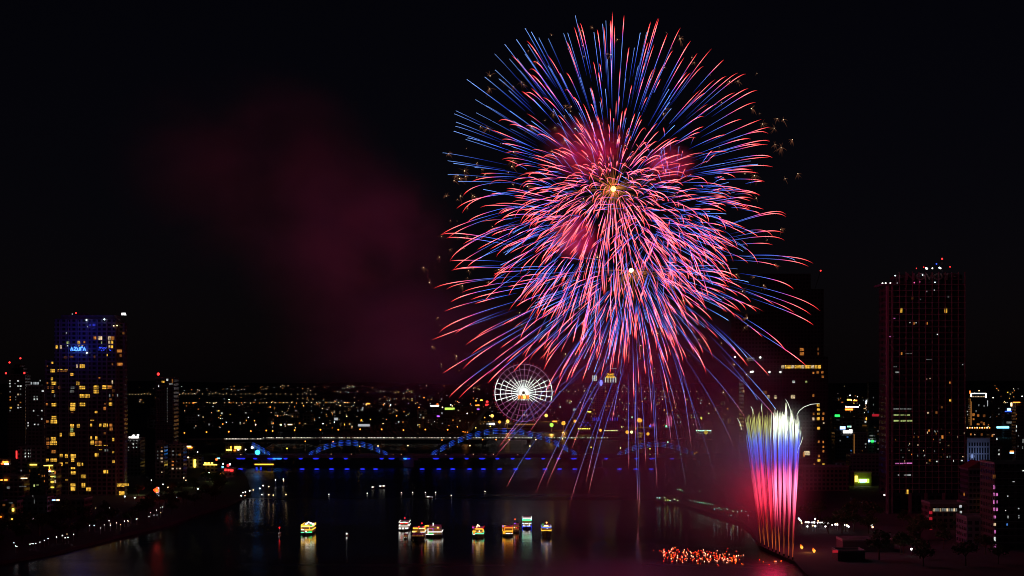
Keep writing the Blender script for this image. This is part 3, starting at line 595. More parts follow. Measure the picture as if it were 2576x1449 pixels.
for x, y, k, r in ((2220, 713, 'white', .45), (2228, 712.3, 'white', .42), (2240, 712, 'white', .42), (2257, 712, 'dimwhite', .3), (2252, 693.4, 'cool', .35), (2321, 692, 'cool', .3), (2329.5, 675, 'white', .5), (2332, 675.6, 'white', .5), (2345.5, 675, 'white', .4), (2363.5, 673.5, 'cool', .55), (2366, 675, 'white', .45), (2355.7, 664, 'blue', .4), (2370, 651, 'red', .5), (2305.5, 675, 'red', .3), (2324, 672, 'red', .3), (2390, 671.5, 'red', .35), (2352, 710, 'cool', .3), (2300, 711, 'pink', .4), (2313, 709, 'pink', .45)):
    G().ball(at(x, y, ND + 1), r).build('roof_lamp', EC[k], nv)
G().tube([at(2370, 652, ND + 8), at(2370, 690, ND + 8)], .2, 5).build('mast', M_BLACK, nv)
rnd = random.Random(21)
NW = [(2391.5 - 12, 781, 6, 12, 'y')]
crr = lambda x, y: ((3000 + x / 2.588) / 1.4907, (920 + y / 2.588) / 1.4907)
for (x, y, w, h, k) in ((984, 632, 24, 44, 'y'), (1107, 757, 8, 24, 'o'), (1235, 757, 8, 24, 'o'), (1333, 864, 9, 9, 'w'), (1067, 750, 8, 8, 'w'), (1127, 752, 7, 7, 'w'), (988, 1050, 16, 26, 'o'), (1305, 435, 8, 8, 'w'), (1455, 1333, 10, 22, 'o'), (1578, 1157, 9, 9, 'w'), (1230, 1298, 8, 8, 'c'), (1262, 1293, 8, 8, 'c'), (1055, 1050, 60, 5, 'v'), (1250, 1107, 55, 4, 'v'), (910, 1178, 60, 8, 'v'), (945, 1232, 40, 14, 'v'), (1170, 525, 10, 10, 'v'), (1440, 500, 12, 18, 'v'), (1092, 510, 14, 30, 'd'), (1232, 445, 10, 16, 'v'), (888, 885, 40, 6, 'p'), (905, 708, 40, 5, 'p')):
    q = crr(x, y); NW.append((q[0], q[1], w / 3.858, h / 3.858, k))
for t_ in ((1134, 124, 12, 16, 'y'), (1070, 175, 12, 16, 'd'), (1030, 216, 16, 20, 'd'), (968, 218, 12, 12, 'c'), (974, 352, 12, 16, 'o'), (1075, 400, 14, 24, 'o'), (978, 578, 14, 16, 'o'), (1033, 585, 9, 9, 'w'), (1222, 578, 14, 8, 'w'), (770, 188, 140, 8, 'v'), (760, 234, 140, 10, 'g'), (770, 278, 160, 12, 'g'), (750, 600, 60, 8, 'p'), (815, 598, 60, 8, 'p'), (748, 687, 16, 6, 'w'), (810, 687, 50, 5, 'w'), (808, 812, 20, 36, 'y'), (832, 830, 8, 10, 'c')): NW += cr([t_])
for i in range(42):
    x = 2247 + 16.45 * rnd.randint(0, 10) + rnd.uniform(2, 14); y = rnd.choice([1079, 1094, 1109, 1124, 1139, 1154]) + rnd.uniform(4, 12); NW.append((x, y, rnd.uniform(.8, 2), rnd.uniform(1.5, 5), rnd.choice('vvwcdo')))
for (wx, wy, w, h, k) in NW:
    a, b = at(wx - w / 2, wy - h / 2, ND + 1), at(wx + w / 2, wy + h / 2, ND + 1); G().box(a.x, b.x, ND + .95, ND + 1.15, b.z, a.z).build('lit_window', WM[k], nv)

# --- right-hand city
bld('glass_tower', 'dark tower with a pale name board seen left of the red grid tower', 2186, 2233, 962, 1082, 18, 4, [(2181 + 0, 1008, 1.5, 8, 'w'), (2184, 1036, 1.6, 5, 'b'), (2197, 1000, 1.2, 4, 'v'), (2197, 1018, 1.2, 4, 'v'), (2197, 1040, 1.2, 4, 'v'), (2216, 1012, 1.3, 4, 'v'), (2216, 1030, 1.3, 5, 'v'), (2216, 1050, 1.3, 5, 'v')], signs=(('name_board', 2193.5, 2212.5, 1041.5, 1047.5, 'dimred'),))
r_, d_ = bld('office_block', 'grey office with an orange rooftop sign and white eave lamps', 2112, 2158, 1032, 1070, 16, 0, (), signs=[('orange_sign', 2126, 2145.5, 1028, 1032, 'orange'), ('gold_sign', 2131, 2141, 1004, 1007, 'yellow'), ('gold_sign', 2146, 2156, 1006, 1009, 'orange')] + [('eave_lamp', 2127 + 5 * i, 2129.5 + 5 * i, 1022.5, 1025, 'white') for i in range(7)], rnd_w=(5, 'vcw', 3))
bld('office_block', 'building with a small green neon sign right of the stepped tower', 2093, 2118, 1048, 1085, 14, 1, (), signs=(('green_sign', 2100, 2112.5, 1043, 1048, 'green'),), rnd_w=(3, 'vd', 5))
bld('office_block', 'dark bluish office with glaring blue and white signs', 2100, 2146, 1084, 1165, 18, 4, (), signs=(('blue_sign', 2113, 2126.5, 1072.5, 1080, 'skyblue'), ('white_sign', 2121, 2135, 1083.5, 1089.5, 'white'), ('white_sign', 2136, 2143.5, 1080.5, 1089.5, 'white'), ('small_window', 2132, 2134, 1071, 1075, 'mint'), ('small_window', 2137, 2139, 1071, 1075, 'mint')), rnd_w=(4, 'vb', 6))
bld('slab_block', 'dark slab with a gold lit edge and a blank pale billboard', 2147, 2182, 1090, 1165, 16, 3, (), signs=(('edge_light', 2147.6, 2149.2, 1092, 1143, 'dimgold'),), rnd_w=(5, 'vdc', 7))
bld('office_block', 'pale block with a bright green sign and bluish lamp', 2184, 2204, 1078, 1140, 14, 2, [(2192, 1096, 9, 3, 'v'), (2192, 1104, 9, 3, 'v')], signs=(('green_sign', 2190.5, 2207.5, 1107.4, 1112.5, 'green'), ('blue_lamp', 2184.5, 2188.5, 1106.5, 1112, 'skyblue')), bands=False)
bld('office_block', 'grey block with rows of dim windows next to the grid tower', 2204.5, 2230, 1074, 1142, 14, 0, (), rnd_w=(12, 'vvd', 9))
bld('house', 'bluish lit gabled house in front of the stepped tower', 2102, 2128, 1166, 1182, 10, 2, (), signs=(('blue_light', 2104, 2109, 1172, 1177, 'skyblue'), ('shop_sign', 2131, 2138.5, 1152, 1156, 'cool')), roof='gable', bands=False)
bld('shop_building', 'lime green building with a lit billboard and yellow column', 2149, 2192, 1190, 1222, 14, diff('lime_wall', (.30, .36, .06)), (), signs=(('billboard', 2158, 2186, 1204.5, 1214.5, 'lime'), ('billboard_text', 2161, 2180, 1206, 1211, 'white'), ('yellow_column', 2150.5, 2157, 1197, 1212, 'yellow'), ('cyan_text', 2164, 2176, 1212, 1214.4, 'cyan')), bands=False)
d = gd(1222); point_light('billboard_light', at(2172, 1203, d - 6), 260, (.75, 1, .2), 1)
bld('dark_block', 'long unlit block below the stepped tower', 2020, 2135, 1176, 1235, 24, 3, bands=False)
bld('dark_block', 'unlit dark block between the lime building and the grid tower', 2140, 2226, 1146, 1196, 20, 0)
bld('hotel_building', 'building framed by white light tubes right of the grid tower', 2442, 2482, 990, 1085, 18, 4, cr([(1310, 232, 16, 20, 'o'), (1345, 238, 18, 16, 'o'), (1310, 265, 12, 14, 'o'), (1370, 290, 16, 14, 'd'), (1345, 303, 20, 14, 'o'), (1388, 300, 14, 20, 'o'), (1390, 240, 18, 20, 'd'), (1350, 160, 8, 14, 'v'), (1390, 165, 10, 12, 'v'), (1330, 205, 8, 14, 'v')] + [(1300 + 12 * i, 95, 8, 8, 'c') for i in range(9)]), signs=(('light_frame', 2442.5, 2480, 989, 990.2, 'cool'), ('light_frame', 2441.5, 2443.5, 990.5, 998, 'white'), ('light_frame', 2479, 2481.5, 989, 1000, 'white'), ('light_frame', 2483.5, 2485, 1007, 1022, 'dimwhite'), ('red_sign', 2438.5, 2441.5, 983, 990, 'redorange'), ('light_frame', 2440, 2441, 1003, 1070, 'dimgold'), ('light_frame', 2443, 2444, 1010, 1070, 'dimgold')))
bld('office_block', 'pale banded block squeezed beside the light framed building', 2430, 2440, 1001, 1082, 14, 2, [(2434, 1035, 3, 2, 'w'), (2435, 1043, 2.6, 2.6, 'w')])
bld('hotel_building', 'broad hotel with red and gold lamps along its roof edge', 2430, 2494, 1080, 1112, 20, 3, cr([(1290, 380, 10, 14, 'o'), (1320, 382, 8, 8, 'c'), (1372, 382, 16, 18, 'd')]), signs=[('roof_edge_lamp', 2432 + 6.2 * i, 2434.6 + 6.2 * i, 1074.5, 1077.5, 'orange' if i % 2 else 'warm') for i in range(10)], bands=False)
r_, d_ = bld('colonial_building', 'grand pale building with tall arched windows and dim blue light', 2433, 2490, 1104, 1172, 20, diff('pale_stucco', (.34, .34, .36)), (), signs=(), bands=False)
for i in range(8):
    for y0, y1 in ((1113, 1122), (1126, 1140), (1143, 1160)):
        a, b = at(2437 + 6.6 * i, y0, d_), at(2440.8 + 6.6 * i, y1, d_); G().box(a.x, b.x, d_ - .15, d_ - .01, b.z, a.z).build('arched_window', diff('dark_glass', (.015, .018, .025), .1), r_)
point_light('stucco_light', at(2462, 1150, d_ - 12), 2600, (.35, .5, 1), 2)
G().box(at(2436, 0, d_).x, at(2440, 0, d_).x, d_ - .6, d_ - .2, at(0, 1165, d_).z, at(0, 1158, d_).z).build('blue_lamp', EC['dimblue'], r_)
bld('round_tower', 'dim domed corner tower beside the grand pale building', 2490, 2508, 1092, 1165, 14, 1, cr([(1462, 378, 16, 14, 'c'), (1452, 390, 10, 18, 'o'), (1487, 415, 10, 14, 'w')]), roof='gable')
bld('office_tower', 'office with a blue emblem sign and a cyan glowing band', 2527, 2561, 1026, 1100, 16, 4, cr([(1585, 290, 50, 18, 'v'), (1570, 225, 4, 4, 'v')]), signs=(('blue_emblem', 2533.5, 2542.5, 1027.5, 1033, 'skyblue'), ('blue_letters', 2528, 2548, 1034, 1036, 'blue'), ('cyan_band', 2507, 2538, 1072.5, 1077.5, 'cyan')))
bld('office_block', 'dim block left of the blue emblem office', 2500, 2526, 1034, 1095, 14, 0, (), rnd_w=(4, 'vd', 12))
bld('office_tower', 'dark tower with a gold lamp on top at the right edge', 2556, 2610, 1014, 1160, 16, 3, cr([(1632, 230, 6, 10, 'o'), (1634, 262, 6, 10, 'o'), (1634, 322, 5, 20, 'w'), (1632, 352, 5, 14, 'w'), (1650, 390, 6, 10, 'v'), (1685, 430, 12, 30, 'v'), (1646, 470, 5, 12, 'v'), (1680, 480, 6, 20, 'v')]), signs=(('gold_lamp', 2542, 2546, 1013, 1022, 'warm'), ('gold_lamp', 2548, 2566, 1011, 1013, 'orange'), ('shop_sign', 2540, 2550, 1134, 1136.5, 'amber'), ('shop_sign', 2540, 2550, 1137, 1141, 'skyblue')), bands=False)
bld('house', 'pale house with two small lit windows at the right', 2494, 2520, 1126, 1168, 12, 1, cr([(1502, 500, 8, 12, 'w'), (1502, 530, 8, 14, 'w')]))
r_, d_ = bld('hotel_building', 'near hotel with pink lit balcony column at the right edge', 2502, 2640, 1168, 1384, 26, facade('facade_night_brown', (.09, .07, .06), 3.0, 3.1), cr([(1465, 700, 20, 30, 'd'), (1465, 778, 14, 30, 'p'), (1465, 833, 14, 24, 'p'), (1488, 833, 10, 24, 'p'), (1464, 890, 12, 30, 'p'), (1486, 888, 10, 26, 'p'), (1466, 946, 12, 26, 'p'), (1487, 946, 10, 24, 'p'), (1470, 1004, 16, 20, 'p'), (1470, 1060, 16, 20, 'c'), (1471, 1115, 10, 26, 'p'), (1470, 1172, 12, 34, 'w'), (1472, 1224, 18, 26, 'p'), (1612, 737, 18, 5, 'w'), (1568, 846, 6, 6, 'w'), (1650, 940, 8, 8, 'w'), (1552, 955, 5, 5, 'w'), (1570, 998, 5, 5, 'w'), (1652, 995, 6, 6, 'w'), (1652, 1010, 6, 6, 'w'), (1570, 1010, 5, 5, 'w'), (1563, 1060, 10, 18, 'b'), (1684, 655, 16, 8, 'w')]))
bld('dark_block', 'dim cream block with dark square windows beside the near hotel', 2436, 2496, 1182, 1300, 20, FW[4], cr([(1384, 943, 8, 8, 'w'), (1370, 995, 20, 20, 'c'), (1396, 995, 26, 16, 'c'), (1305, 870, 6, 8, 'v')]), roof='gable')
r_, d_ = bld('podium_building', 'rounded pale podium at the foot of the grid tower', 2256, 2345, 1257, 1288, 20, diff('podium_wall', (.18, .16, .16)), (), bands=False)
for x, y, k in ((852, 846, 'white'), (886, 843, 'skyblue'), (893, 846, 'white'), (942, 838, 'skyblue'), (1042, 826, 'white'), (1042, 746, 'white'), (1098, 868, 'white'), (1160, 846, 'skyblue'), (635, 838, 'white'), (912, 858, 'dimwhite'), (780, 858, 'dimwhite')):
    q = cr([(x, y, 1, 1, k)])[0]; G().ball(at(q[0], q[1], d_ - .6), .35).build('terrace_lamp', EC[k], r_)
bld('restaurant', 'dark low building with a glazed lit upper room and white stair windows', 2340, 2432, 1268, 1332, 20, 3, cr([(1010 + 17 * i, 950, 13, 22, 'v' if i % 3 else 'c') for i in range(11)] + [(1212, 925, 16, 20, 'w'), (1214, 970, 14, 22, 'w'), (1214, 1016, 14, 22, 'w'), (1247, 900, 6, 10, 'w'), (1238, 832, 10, 22, 'o'), (1184, 1086, 6, 6, 'w')]), signs=[('red_sign', 2337, 2344.5, 1286 + 15 * i, 1293 + 15 * i, 'dimred') for i in range(5)], bands=False)
bld('dark_block', 'unlit flat roofed block in the right foreground', 2432, 2500, 1304, 1372, 20, 0, bands=False)
r_, d_ = bld('dock_shed', 'low flat roofed dock shed lit red by the fireworks', 2108, 2176, 1390, 1412, 14, diff('shed_wall', (.12, .10, .10)), (), signs=(('lit_doorway', 2094, 2107, 1384, 1390, 'dimred'),), bands=False)
bld('dock_shed', 'long low warehouse behind the red lit dock shed', 2120, 2250, 1362, 1388, 16, diff('warehouse_wall', (.10, .09, .09)), (), roof='gable' if False else None, bands=False)

# scattered low houses of the far city
rnd = random.Random(77)
HM = []
for i in range(3):
    w, dp, h = (9, 9, 14)[i], 10, (7, 11, 8)[i]
    HM.append((G().box(-w / 2, w / 2, 0, dp, 0, h).mesh('wall', FW[i % 3]), G().box(-.7, .7, -.12, -.02, 0, 1.5).mesh('lit_window', WM['c']), G().gable(-w / 2 - .4, w / 2 + .4, -.4, dp + .4, h + .02, h + 2.6).mesh('roof', M_ROOF), w, h))
WMS = [G().box(-.8, .8, -.12, -.02, 0, 1.6).mesh('lit_window', WM[k]) for k in 'ywocv']
n = 0
while n < 120:
    x = rnd.uniform(330, 1850) if n < 90 else rnd.choice((rnd.uniform(2106, 2180), rnd.uniform(2440, 2570)))
    y = rnd.uniform(1004, 1080)
    if 1225 < x < 1400 and y > 1050: continue
    d = gd(y); a = at(x, y, d); k = rnd.randint(0, 2); w = HM[k]
    t = thing('house', 'low dark house among the far city lights', 'house', (a.x, d, terr(d)), 'far houses among the city lights')
    t.rotation_euler[2] = rnd.uniform(-.4, .4); s = rnd.uniform(1.0, 2.0); t.scale = (s, s, s)
    inst('wall', w[0], t); inst('roof', w[2], t)
    for q in range(rnd.randint(0, 3)): inst('lit_window', rnd.choice(WMS), t, (rnd.uniform(-w[3] / 2 + 1, w[3] / 2 - 1), 0, rnd.choice((1.5, 4.5))))
    n += 1

# ------------------------------------------------------------------ lamps
POLE = G().tube([(0, 0, 0), (0, 0, .93)], [.12, .06], 6).mesh('pole', M_STEEL)
BALL = {}


def lamp(px, py, k, label, group, r=None, above=9.0, name='street_lamp', d=None, cat='street lamp'):
    if d is None: d = gd(py, above)
    p = at(px, py, d); zb = terr(d)
    h = max(2.0, p.z - zb)
    t = thing(name, label, cat, (p.x, d, zb), group)
    if k not in BALL: BALL[k] = G().ball((0, 0, 0), 1.0, 8, 6).mesh('lamp_head', EC[k])
    r = (0.00019 * d if r is None else r)
    inst('pole', POLE, t, (0, 0, 0), (1.5, 1.5, h)); inst('lamp_head', BALL[k], t, (0, 0, h), (r, r, r))
    return t


rnd = random.Random(5)
x = 319.0
while x < 800:                                  # long row of lamps on the horizon road
    if not (384 < x < 441): lamp(x, 991.2 + rnd.uniform(-.5, .5), 'warm', 'small warm lamp in the long row under the left horizon', 'lamps along the horizon road', r=.8)
    x += 7.4 if x < 470 else rnd.choice((9, 11, 14, 17))
x = 448.0
while x < 900:                                  # second row
    lamp(x, 1013 + rnd.uniform(-1, 1), rnd.choice(('warm', 'orange', 'warm')), 'small amber lamp in the second row left of the wheel', 'lamps of the second far row', r=rnd.uniform(.75, 1.1)); x += rnd.choice((4, 7, 9, 12, 14))
x = 1392.0
while x < 1760:
    lamp(x, 985 + rnd.uniform(-.6, .6), 'warm', 'small warm lamp in the far row right of the wheel', 'lamps of the far row right of the wheel', r=rnd.uniform(.9, 1.3)); x += rnd.choice((7, 9, 10, 14, 16, 22))
rnd = random.Random(15)
for i in range(165):                            # city lights between
    z = rnd.random()
    if z < .55: x, y = rnd.uniform(440, 1235), rnd.uniform(1000, 1078)
    elif z < .82: x, y = rnd.uniform(1395, 1840), rnd.uniform(1000, 1080)
    elif z < .9: x, y = rnd.uniform(2106, 2180), rnd.uniform(975, 1060)
    else: x, y = rnd.uniform(2432, 2572), rnd.uniform(972, 1010)
    k = rnd.choice(('warm', 'orange', 'orange', 'white', 'cool', 'orange', 'warm', 'yellow'))
    lamp(x, y, k, 'small bright lamp on a pole scattered among the far city houses', 'lamps scattered in the far city', r=rnd.choice((.5, .6, .8, 1.15)) * gd(y, 9) / 4200)
for x, y in ((464, 1089), (519.5, 1087), (575.5, 1086), (631, 1084.5), (670, 1083), (686, 1084), (741, 1082), (806, 1081), (851, 1081), (906, 1080), (960, 1080), (1015, 1082), (1070, 1080.5), (1126, 1081)):
    lamp(x, y, 'orange', 'tall sodium lamp on a pole beside the cable bridge', 'sodium lamps along the cable bridge', r=.85, d=2360, above=9)
for x, y, k, r, lab in ((1238, 1046, 'yellow', 2.6, 'big yellow floodlight on a mast left of the wheel'), (1256.7, 1061.6, 'orange', 1.9, 'orange floodlight close beneath the left side of the wheel'), (1276.8, 1060, 'yellow', 2.5, 'large yellow floodlight under the left rim of the wheel'), (1374, 1045.2, 'yellow', 2.7, 'big yellow floodlight on a tall mast right of the wheel'), (1387.6, 1069, 'lime', 2.4, 'greenish floodlight low at the right of the wheel'), (1417.5, 1064.7, 'orange', 2.6, 'orange floodlight between the wheel and the twin towers'), (1446.5, 1059.5, 'orange', 2.0, 'orange floodlight left of the twin tower hotel'), (1608, 1057, 'orange', 3.2, 'brightest orange floodlight right of the twin tower hotel'), (1611.5, 1058, 'orange', 2.4, 'orange floodlight touching the brightest one on its right'), (1578, 1087, 'orange', 1.9, 'orange lamp below the brightest floodlight'), (1589, 1087, 'warm', 1.5, 'pale lamp beside the low orange lamp'), (1630, 1091.5, 'orange', 1.6, 'orange lamp near the pink rides'), (1775.8, 1087.6, 'orange', 2.1, 'orange lamp beside the white light sign at the right shore'), (1764, 1051, 'yellow', 1.6, 'yellow lamp above the right end of the arch bridge'), (1785.5, 1061, 'orange', 1.6, 'orange lamp at the far right shore'), (1510.5, 1082.4, 'orange', 1.6, 'orange lamp at the foot of the twin towers'), (2181.5, 1053.5, 'orange', 2.4, 'orange flaring lamp left of the red grid tower'), (2485, 1262, 'orange', 1.0, 'orange flaring lamp in front of the cream block'), (1225.5, 1011, 'red', 2.8, 'round red light left of the wheel'), (1197.5, 1008, 'orange', 1.8, 'orange light left of the round red light')):
    lamp(x, y, {'orange': 'floodo', 'yellow': 'floody'}.get(k, k), lab, None, r=r * 1.3, above=12 if y < 1100 else 9, name='floodlight', cat='floodlight')
    if r >= 2.4 and 1040 < y < 1075:
        dl = gd(y, 12); point_light('floodlight_glow', at(x, y + 1, dl - 5), 14000, (1, .42, .08), 1.5)
d = gd(1264, 4)
sg = thing('light_board', 'small white illuminated name board on the right shore', 'sign', at(1767, 1090, gd(1086)))
d = gd(1086)
for i in range(9): G().box(at(1751 + 4.4 * i, 0, d).x, at(1754 + 4.4 * i, 0, d).x, d, d + .5, at(0, 1084.6, d).z, at(0, 1082, d).z).build('letter_block', EC['white'], sg)
G().box(at(1750, 0, d).x, at(1792, 0, d).x, d + .6, d + 1, at(0, 1090, d).z, at(0, 1081, d).z).build('board', M_DARK, sg)
# lit shop fronts of the far city: each its own
for x0, x1, y0, y1, k, lab in ((1083, 1104, 1019.5, 1022, 'white', 'long white lit shop front of the far city'), (1119, 1147, 1025.6, 1030.5, 'lime', 'wide lime green lit shop front left of the wheel'), (1098, 1103, 1015.5, 1017.5, 'redorange', 'small red roof sign above the long white front'), (901, 930, 1067, 1072.6, 'dimwhite', 'pale lit house front near the cable bridge'), (718, 735, 1067, 1069, 'warm', 'low warm lit market front above the cable bridge'), (746, 752, 1059.6, 1061.5, 'yellow', 'tiny yellow lit front left of the market'), (841, 850, 1051, 1057, 'dimwhite', 'small pale lit front in the left far city'), (922, 930, 1014.5, 1016.5, 'orange', 'orange stacked sign in the left far city'), (1221, 1230, 1016, 1020.5, 'red', 'red square sign below the round red light'), (1196, 1206, 1018, 1021, 'orange', 'orange lit kiosk left of the red square sign'), (1200, 1206, 1028, 1030.6, 'violet', 'small violet lit front below the orange kiosk'), (1208, 1214, 1005.6, 1007.4, 'yellow', 'small yellow sign left of the wheel'), (1099, 1106, 1045.5, 1048.6, 'violet', 'pale violet lit window front in the far city'), (1104, 1116, 1037.5, 1039, 'dimwhite', 'dim white long front under the lime green one'), (1478, 1487, 1034.5, 1037, 'yellow', 'yellow lit window strip left of the twin towers'), (2178, 2180.5, 1008, 1016, 'cool', 'slim white vertical sign in the right city'), (1442, 1448, 1028, 1048, 'dimwhite', 'pale lit slim block between wheel and twin towers'), (1390, 1401, 1058.6, 1061.6, 'orange', 'cluster of orange lit stalls right of the wheel')):
    d = gd(y1 + 2); t = thing('shop', lab, 'shop', (at((x0 + x1) / 2, 0, d).x, d, terr(d)))
    a, b = at(x0, y0, d), at(x1, y1, d)
    G().box(a.x - 2, b.x + 2, d, d + 9, terr(d) - 1, max(a.z + 1, terr(d) + 4)).build('wall', FW[0], t); G().box(a.x, b.x, d - .5, d - .05, b.z, a.z).build('lit_front', EC[k], t)
# the countless faint lights
g = {k: G() for k in ('white', 'warm', 'orange', 'cool')}
rnd = random.Random(99)
cls = [(rnd.uniform(440, 1850), 972 + 100 * rnd.random() ** 1.3, rnd.uniform(14, 60), rnd.uniform(1, 6)) for _ in range(46)] + [(rnd.uniform(2110, 2570), rnd.uniform(970, 1060), rnd.uniform(10, 30), rnd.uniform(1, 8)) for _ in range(12)]
for i in range(820):
    if rnd.random() < .72: q = rnd.choice(cls); x, y = rnd.gauss(q[0], q[2]), max(969, rnd.gauss(q[1], q[3]))
    else: x, y = rnd.uniform(0, 2576), 970 + 100 * rnd.random() ** 1.6
    if (x < 440 and y > 1000) or y > 1084 or 1880 < x < 2105: continue
    d = gd(y, 5); k = rnd.choice(('white', 'warm', 'orange', 'orange', 'warm', 'cool')); g[k].ball(at(x, y, d), .00010 * d * rnd.uniform(.5, 1.5), 5, 4)
gg = G(); 
for k, q in g.items():
    cc = {'white': (1.6, 1.55, 1.5), 'warm': (1.8, 1.2, .6), 'orange': (1.8, .7, .15), 'cool': (1.3, 1.6, 1.8)}[k]
    b = len(gg.v); gg.v += q.v; gg.f += [tuple(b + i for i in f) for f in q.f]; gg.c += [cc] * len(q.v)
sm(gg.build('distant_city_lights', emcol('distant_light', 1.6)), 'countless faint lights of the distant city', None, kind='stuff')

# quay and promenade lights
QL = [(500 + 0, 0)]
rnd = random.Random(3)
def quay(lst, lab, grp, r=.28):  # promenade dots are people's phone lights, built here as post lamps
    for x, y in lst: lamp(x, y, rnd.choice(('white', 'cool', 'warm', 'white')), lab, grp, r=r * rnd.uniform(.75, 1.25), above=3.0, name='quay_light', cat='lamp')
LQ = [(140, 1115), (155, 1147), (170, 1152), (302, 1128), (322, 1122), (334, 1125), (360, 1122), (402, 1108), (446, 1092), (484, 1072), (569, 1057), (625, 1043), (631, 1040), (655, 1065), (674, 1027), (684, 1060), (741, 1029), (900, 940), (947, 940), (1012, 966), (1049, 935), (1097, 893), (1111, 925), (1112, 938), (1172, 915), (1212, 932), (1254, 896), (1284, 893), (1290, 897), (1318, 872), (1372, 876), (1385, 874), (1499, 852), (1515, 812), (1550, 836), (1580, 836), (1576, 785), (1617, 762), (1636, 755), (1617, 812), (318, 847), (404, 857), (334, 873), (75, 938), (120, 875), (1045, 752), (1104, 762), (963, 766), (300, 774)]
quay([(x / 4, 1086.7 + y / 4) for x, y in LQ], 'tiny white light dotted along the left river promenade', 'lights along the left promenade', .17)
quay([(603.7 + x / 4, 905.6 + y / 4) for x, y in ((30, 1333), (55, 1328), (98, 1316), (133, 1308), (200, 1292), (233, 1264), (290, 1274), (12, 1366), (50, 1364), (220, 1355), (290, 1356), (335, 1360), (462, 1354), (357, 1206), (437, 1200), (438, 1216))], 'tiny white lamp on the quay below the arch bridge end', 'lamps on the quay below the bridge', .36)
quay([(1850, 760), (1871, 486), (1944, 471), (1867, 410)] and [(462, 1202), (467.7, 1208), (486, 1204), (467, 1189), (493, 1170), (472, 1151), (497, 1137), (526, 1189), (531, 1194), (540, 1195), (525, 1192), (410, 1218), (423, 1226), (498, 1230), (444, 1251), (314, 1249), (339, 1252), (381, 1208)], 'white park lamp among the lit trees of the left bank', 'park lamps on the left bank', .42)
RQ = [(108, 955), (125, 955), (160, 970), (190, 972), (215, 965), (238, 903), (252, 903), (270, 910), (320, 970), (345, 975), (365, 980), (375, 982), (388, 984), (400, 987), (412, 990), (432, 992), (446, 995), (460, 997), (470, 1026), (488, 1024), (500, 1018), (512, 1030), (530, 1020), (548, 1022), (552, 1030), (575, 1066), (588, 1040), (615, 1042), (642, 1038), (668, 1042), (684, 1066), (378, 913)]
quay([(1610 + x / 2.511, 872.1 + y / 2.511) for x, y in RQ], 'tiny warm light along the red lit right promenade left of the fountain', 'lights along the right promenade', .26)
quay([(1945.4 + x / 4.085, 1274.6 + y / 4.085) for x, y in ((262, 122), (275, 138), (285, 146), (292, 168), (330, 160), (345, 158), (362, 160), (392, 162), (405, 162), (420, 162), (430, 127), (455, 164), (460, 146), (350, 203), (405, 195), (430, 200), (480, 163), (498, 163), (520, 168), (534, 169), (537, 134), (536, 203), (566, 172), (605, 188), (636, 182), (656, 176), (658, 187), (735, 190), (754, 192), (762, 196), (775, 206), (1008, 184), (1020, 210), (1080, 303), (1420, 437))], 'white light in the market row on the right bank behind the fountain', 'lights of the right bank market', .42)

# ------------------------------------------------------------------ trees


def tree_meshes(seed, h, r, nleaf=520):
    R = random.Random(seed); tg = G(); tg.tube([(0, 0, 0), (.1, .05, h * .3), (0, .1, h * .55)], [.28, .2, .13], 7)
    cl = []
    for k in range(6):
        a = k * 1.05 + R.uniform(0, .6); e = Vector((cos(a) * r * R.uniform(.4, .75), sin(a) * r * R.uniform(.4, .75), h * R.uniform(.55, .9)))
        tg.tube([(0, .05, h * .38), tuple(e * .55 + Vector((0, 0, h * .25))), tuple(e)], [.12, .08, .03], 5); cl.append((e, r * R.uniform(.3, .5)))
    cl.append((Vector((0, 0, h * .92)), r * .4))
    lg = G()
    for i in range(nleaf):
        c, rr = R.choice(cl); v = Vector((R.gauss(0, 1), R.gauss(0, 1), R.gauss(0, .7))).normalized() * rr * R.random() ** .4
        p = c + v; u = Vector((R.gauss(0, 1), R.gauss(0, 1), R.gauss(0, .6))).normalized() * R.uniform(.3, .55); w = u.cross(Vector((R.gauss(0, 1), R.gauss(0, 1), R.gauss(0, 1)))).normalized() * R.uniform(.18, .32)
        b = len(lg.v); lg.v += [tuple(p - u), tuple(p + w), tuple(p + u), tuple(p - w)]; lg.f.append((b, b + 1, b + 2, b + 3))
    return tg.mesh('trunk', M_TRUNK), lg.mesh('crown', M_LEAF)


TM = [tree_meshes(i, 7 + i % 3, 3.6 + .4 * (i % 2)) for i in range(4)]


def tree(px, py, label, group, s=1.0, d=None):
    if d is None: d = gd(py)
    a = at(px, py, d); t = thing('tree', label, 'tree', (a.x, d, terr(d)), group)
    m = rnd.choice(TM); t.rotation_euler[2] = rnd.uniform(0, 6.2); t.scale = (s, s, s)
    inst('trunk', m[0], t); inst('crown', m[1], t)


for x, y, s in ((466, 1160, 1), (483, 1158, 1), (479, 1165, .8), (552, 1143, 1.1), (548, 1152, .9), (347, 1251, 1.1), (432, 1245, 1.2), (425, 1252, .9), (456, 1240, 1), (486, 1231, 1.2), (492, 1238, .9), (516, 1215, 1.1), (538, 1222, 1.3), (552, 1222, 1.3), (546, 1230, 1.1), (528, 1212, .9), (563, 1224, .8)):
    tree(x, y, 'green tree lit from below in the left bank park', 'lit trees of the left park', s)
for x, y in ((470, 1153), (550, 1141), (432, 1236), (490, 1225), (530, 1210), (552, 1214), (349, 1244)):
    d = gd(y); p = at(x, y, d - 5); p.z = 5.5; point_light('park_light', p, 420, (.9, 1.0, .35), .5)
for i in range(46):
    x = rnd.uniform(-20, 300) if i < 24 else rnd.uniform(300, 560)
    y = 1400 - x * .18 - rnd.uniform(14, 60) if i < 24 else 1345 - (x - 300) * .3 - rnd.uniform(8, 45)
    tree(x, y, 'dark unlit tree along the left promenade', 'dark trees along the left promenade', rnd.uniform(.9, 1.4))
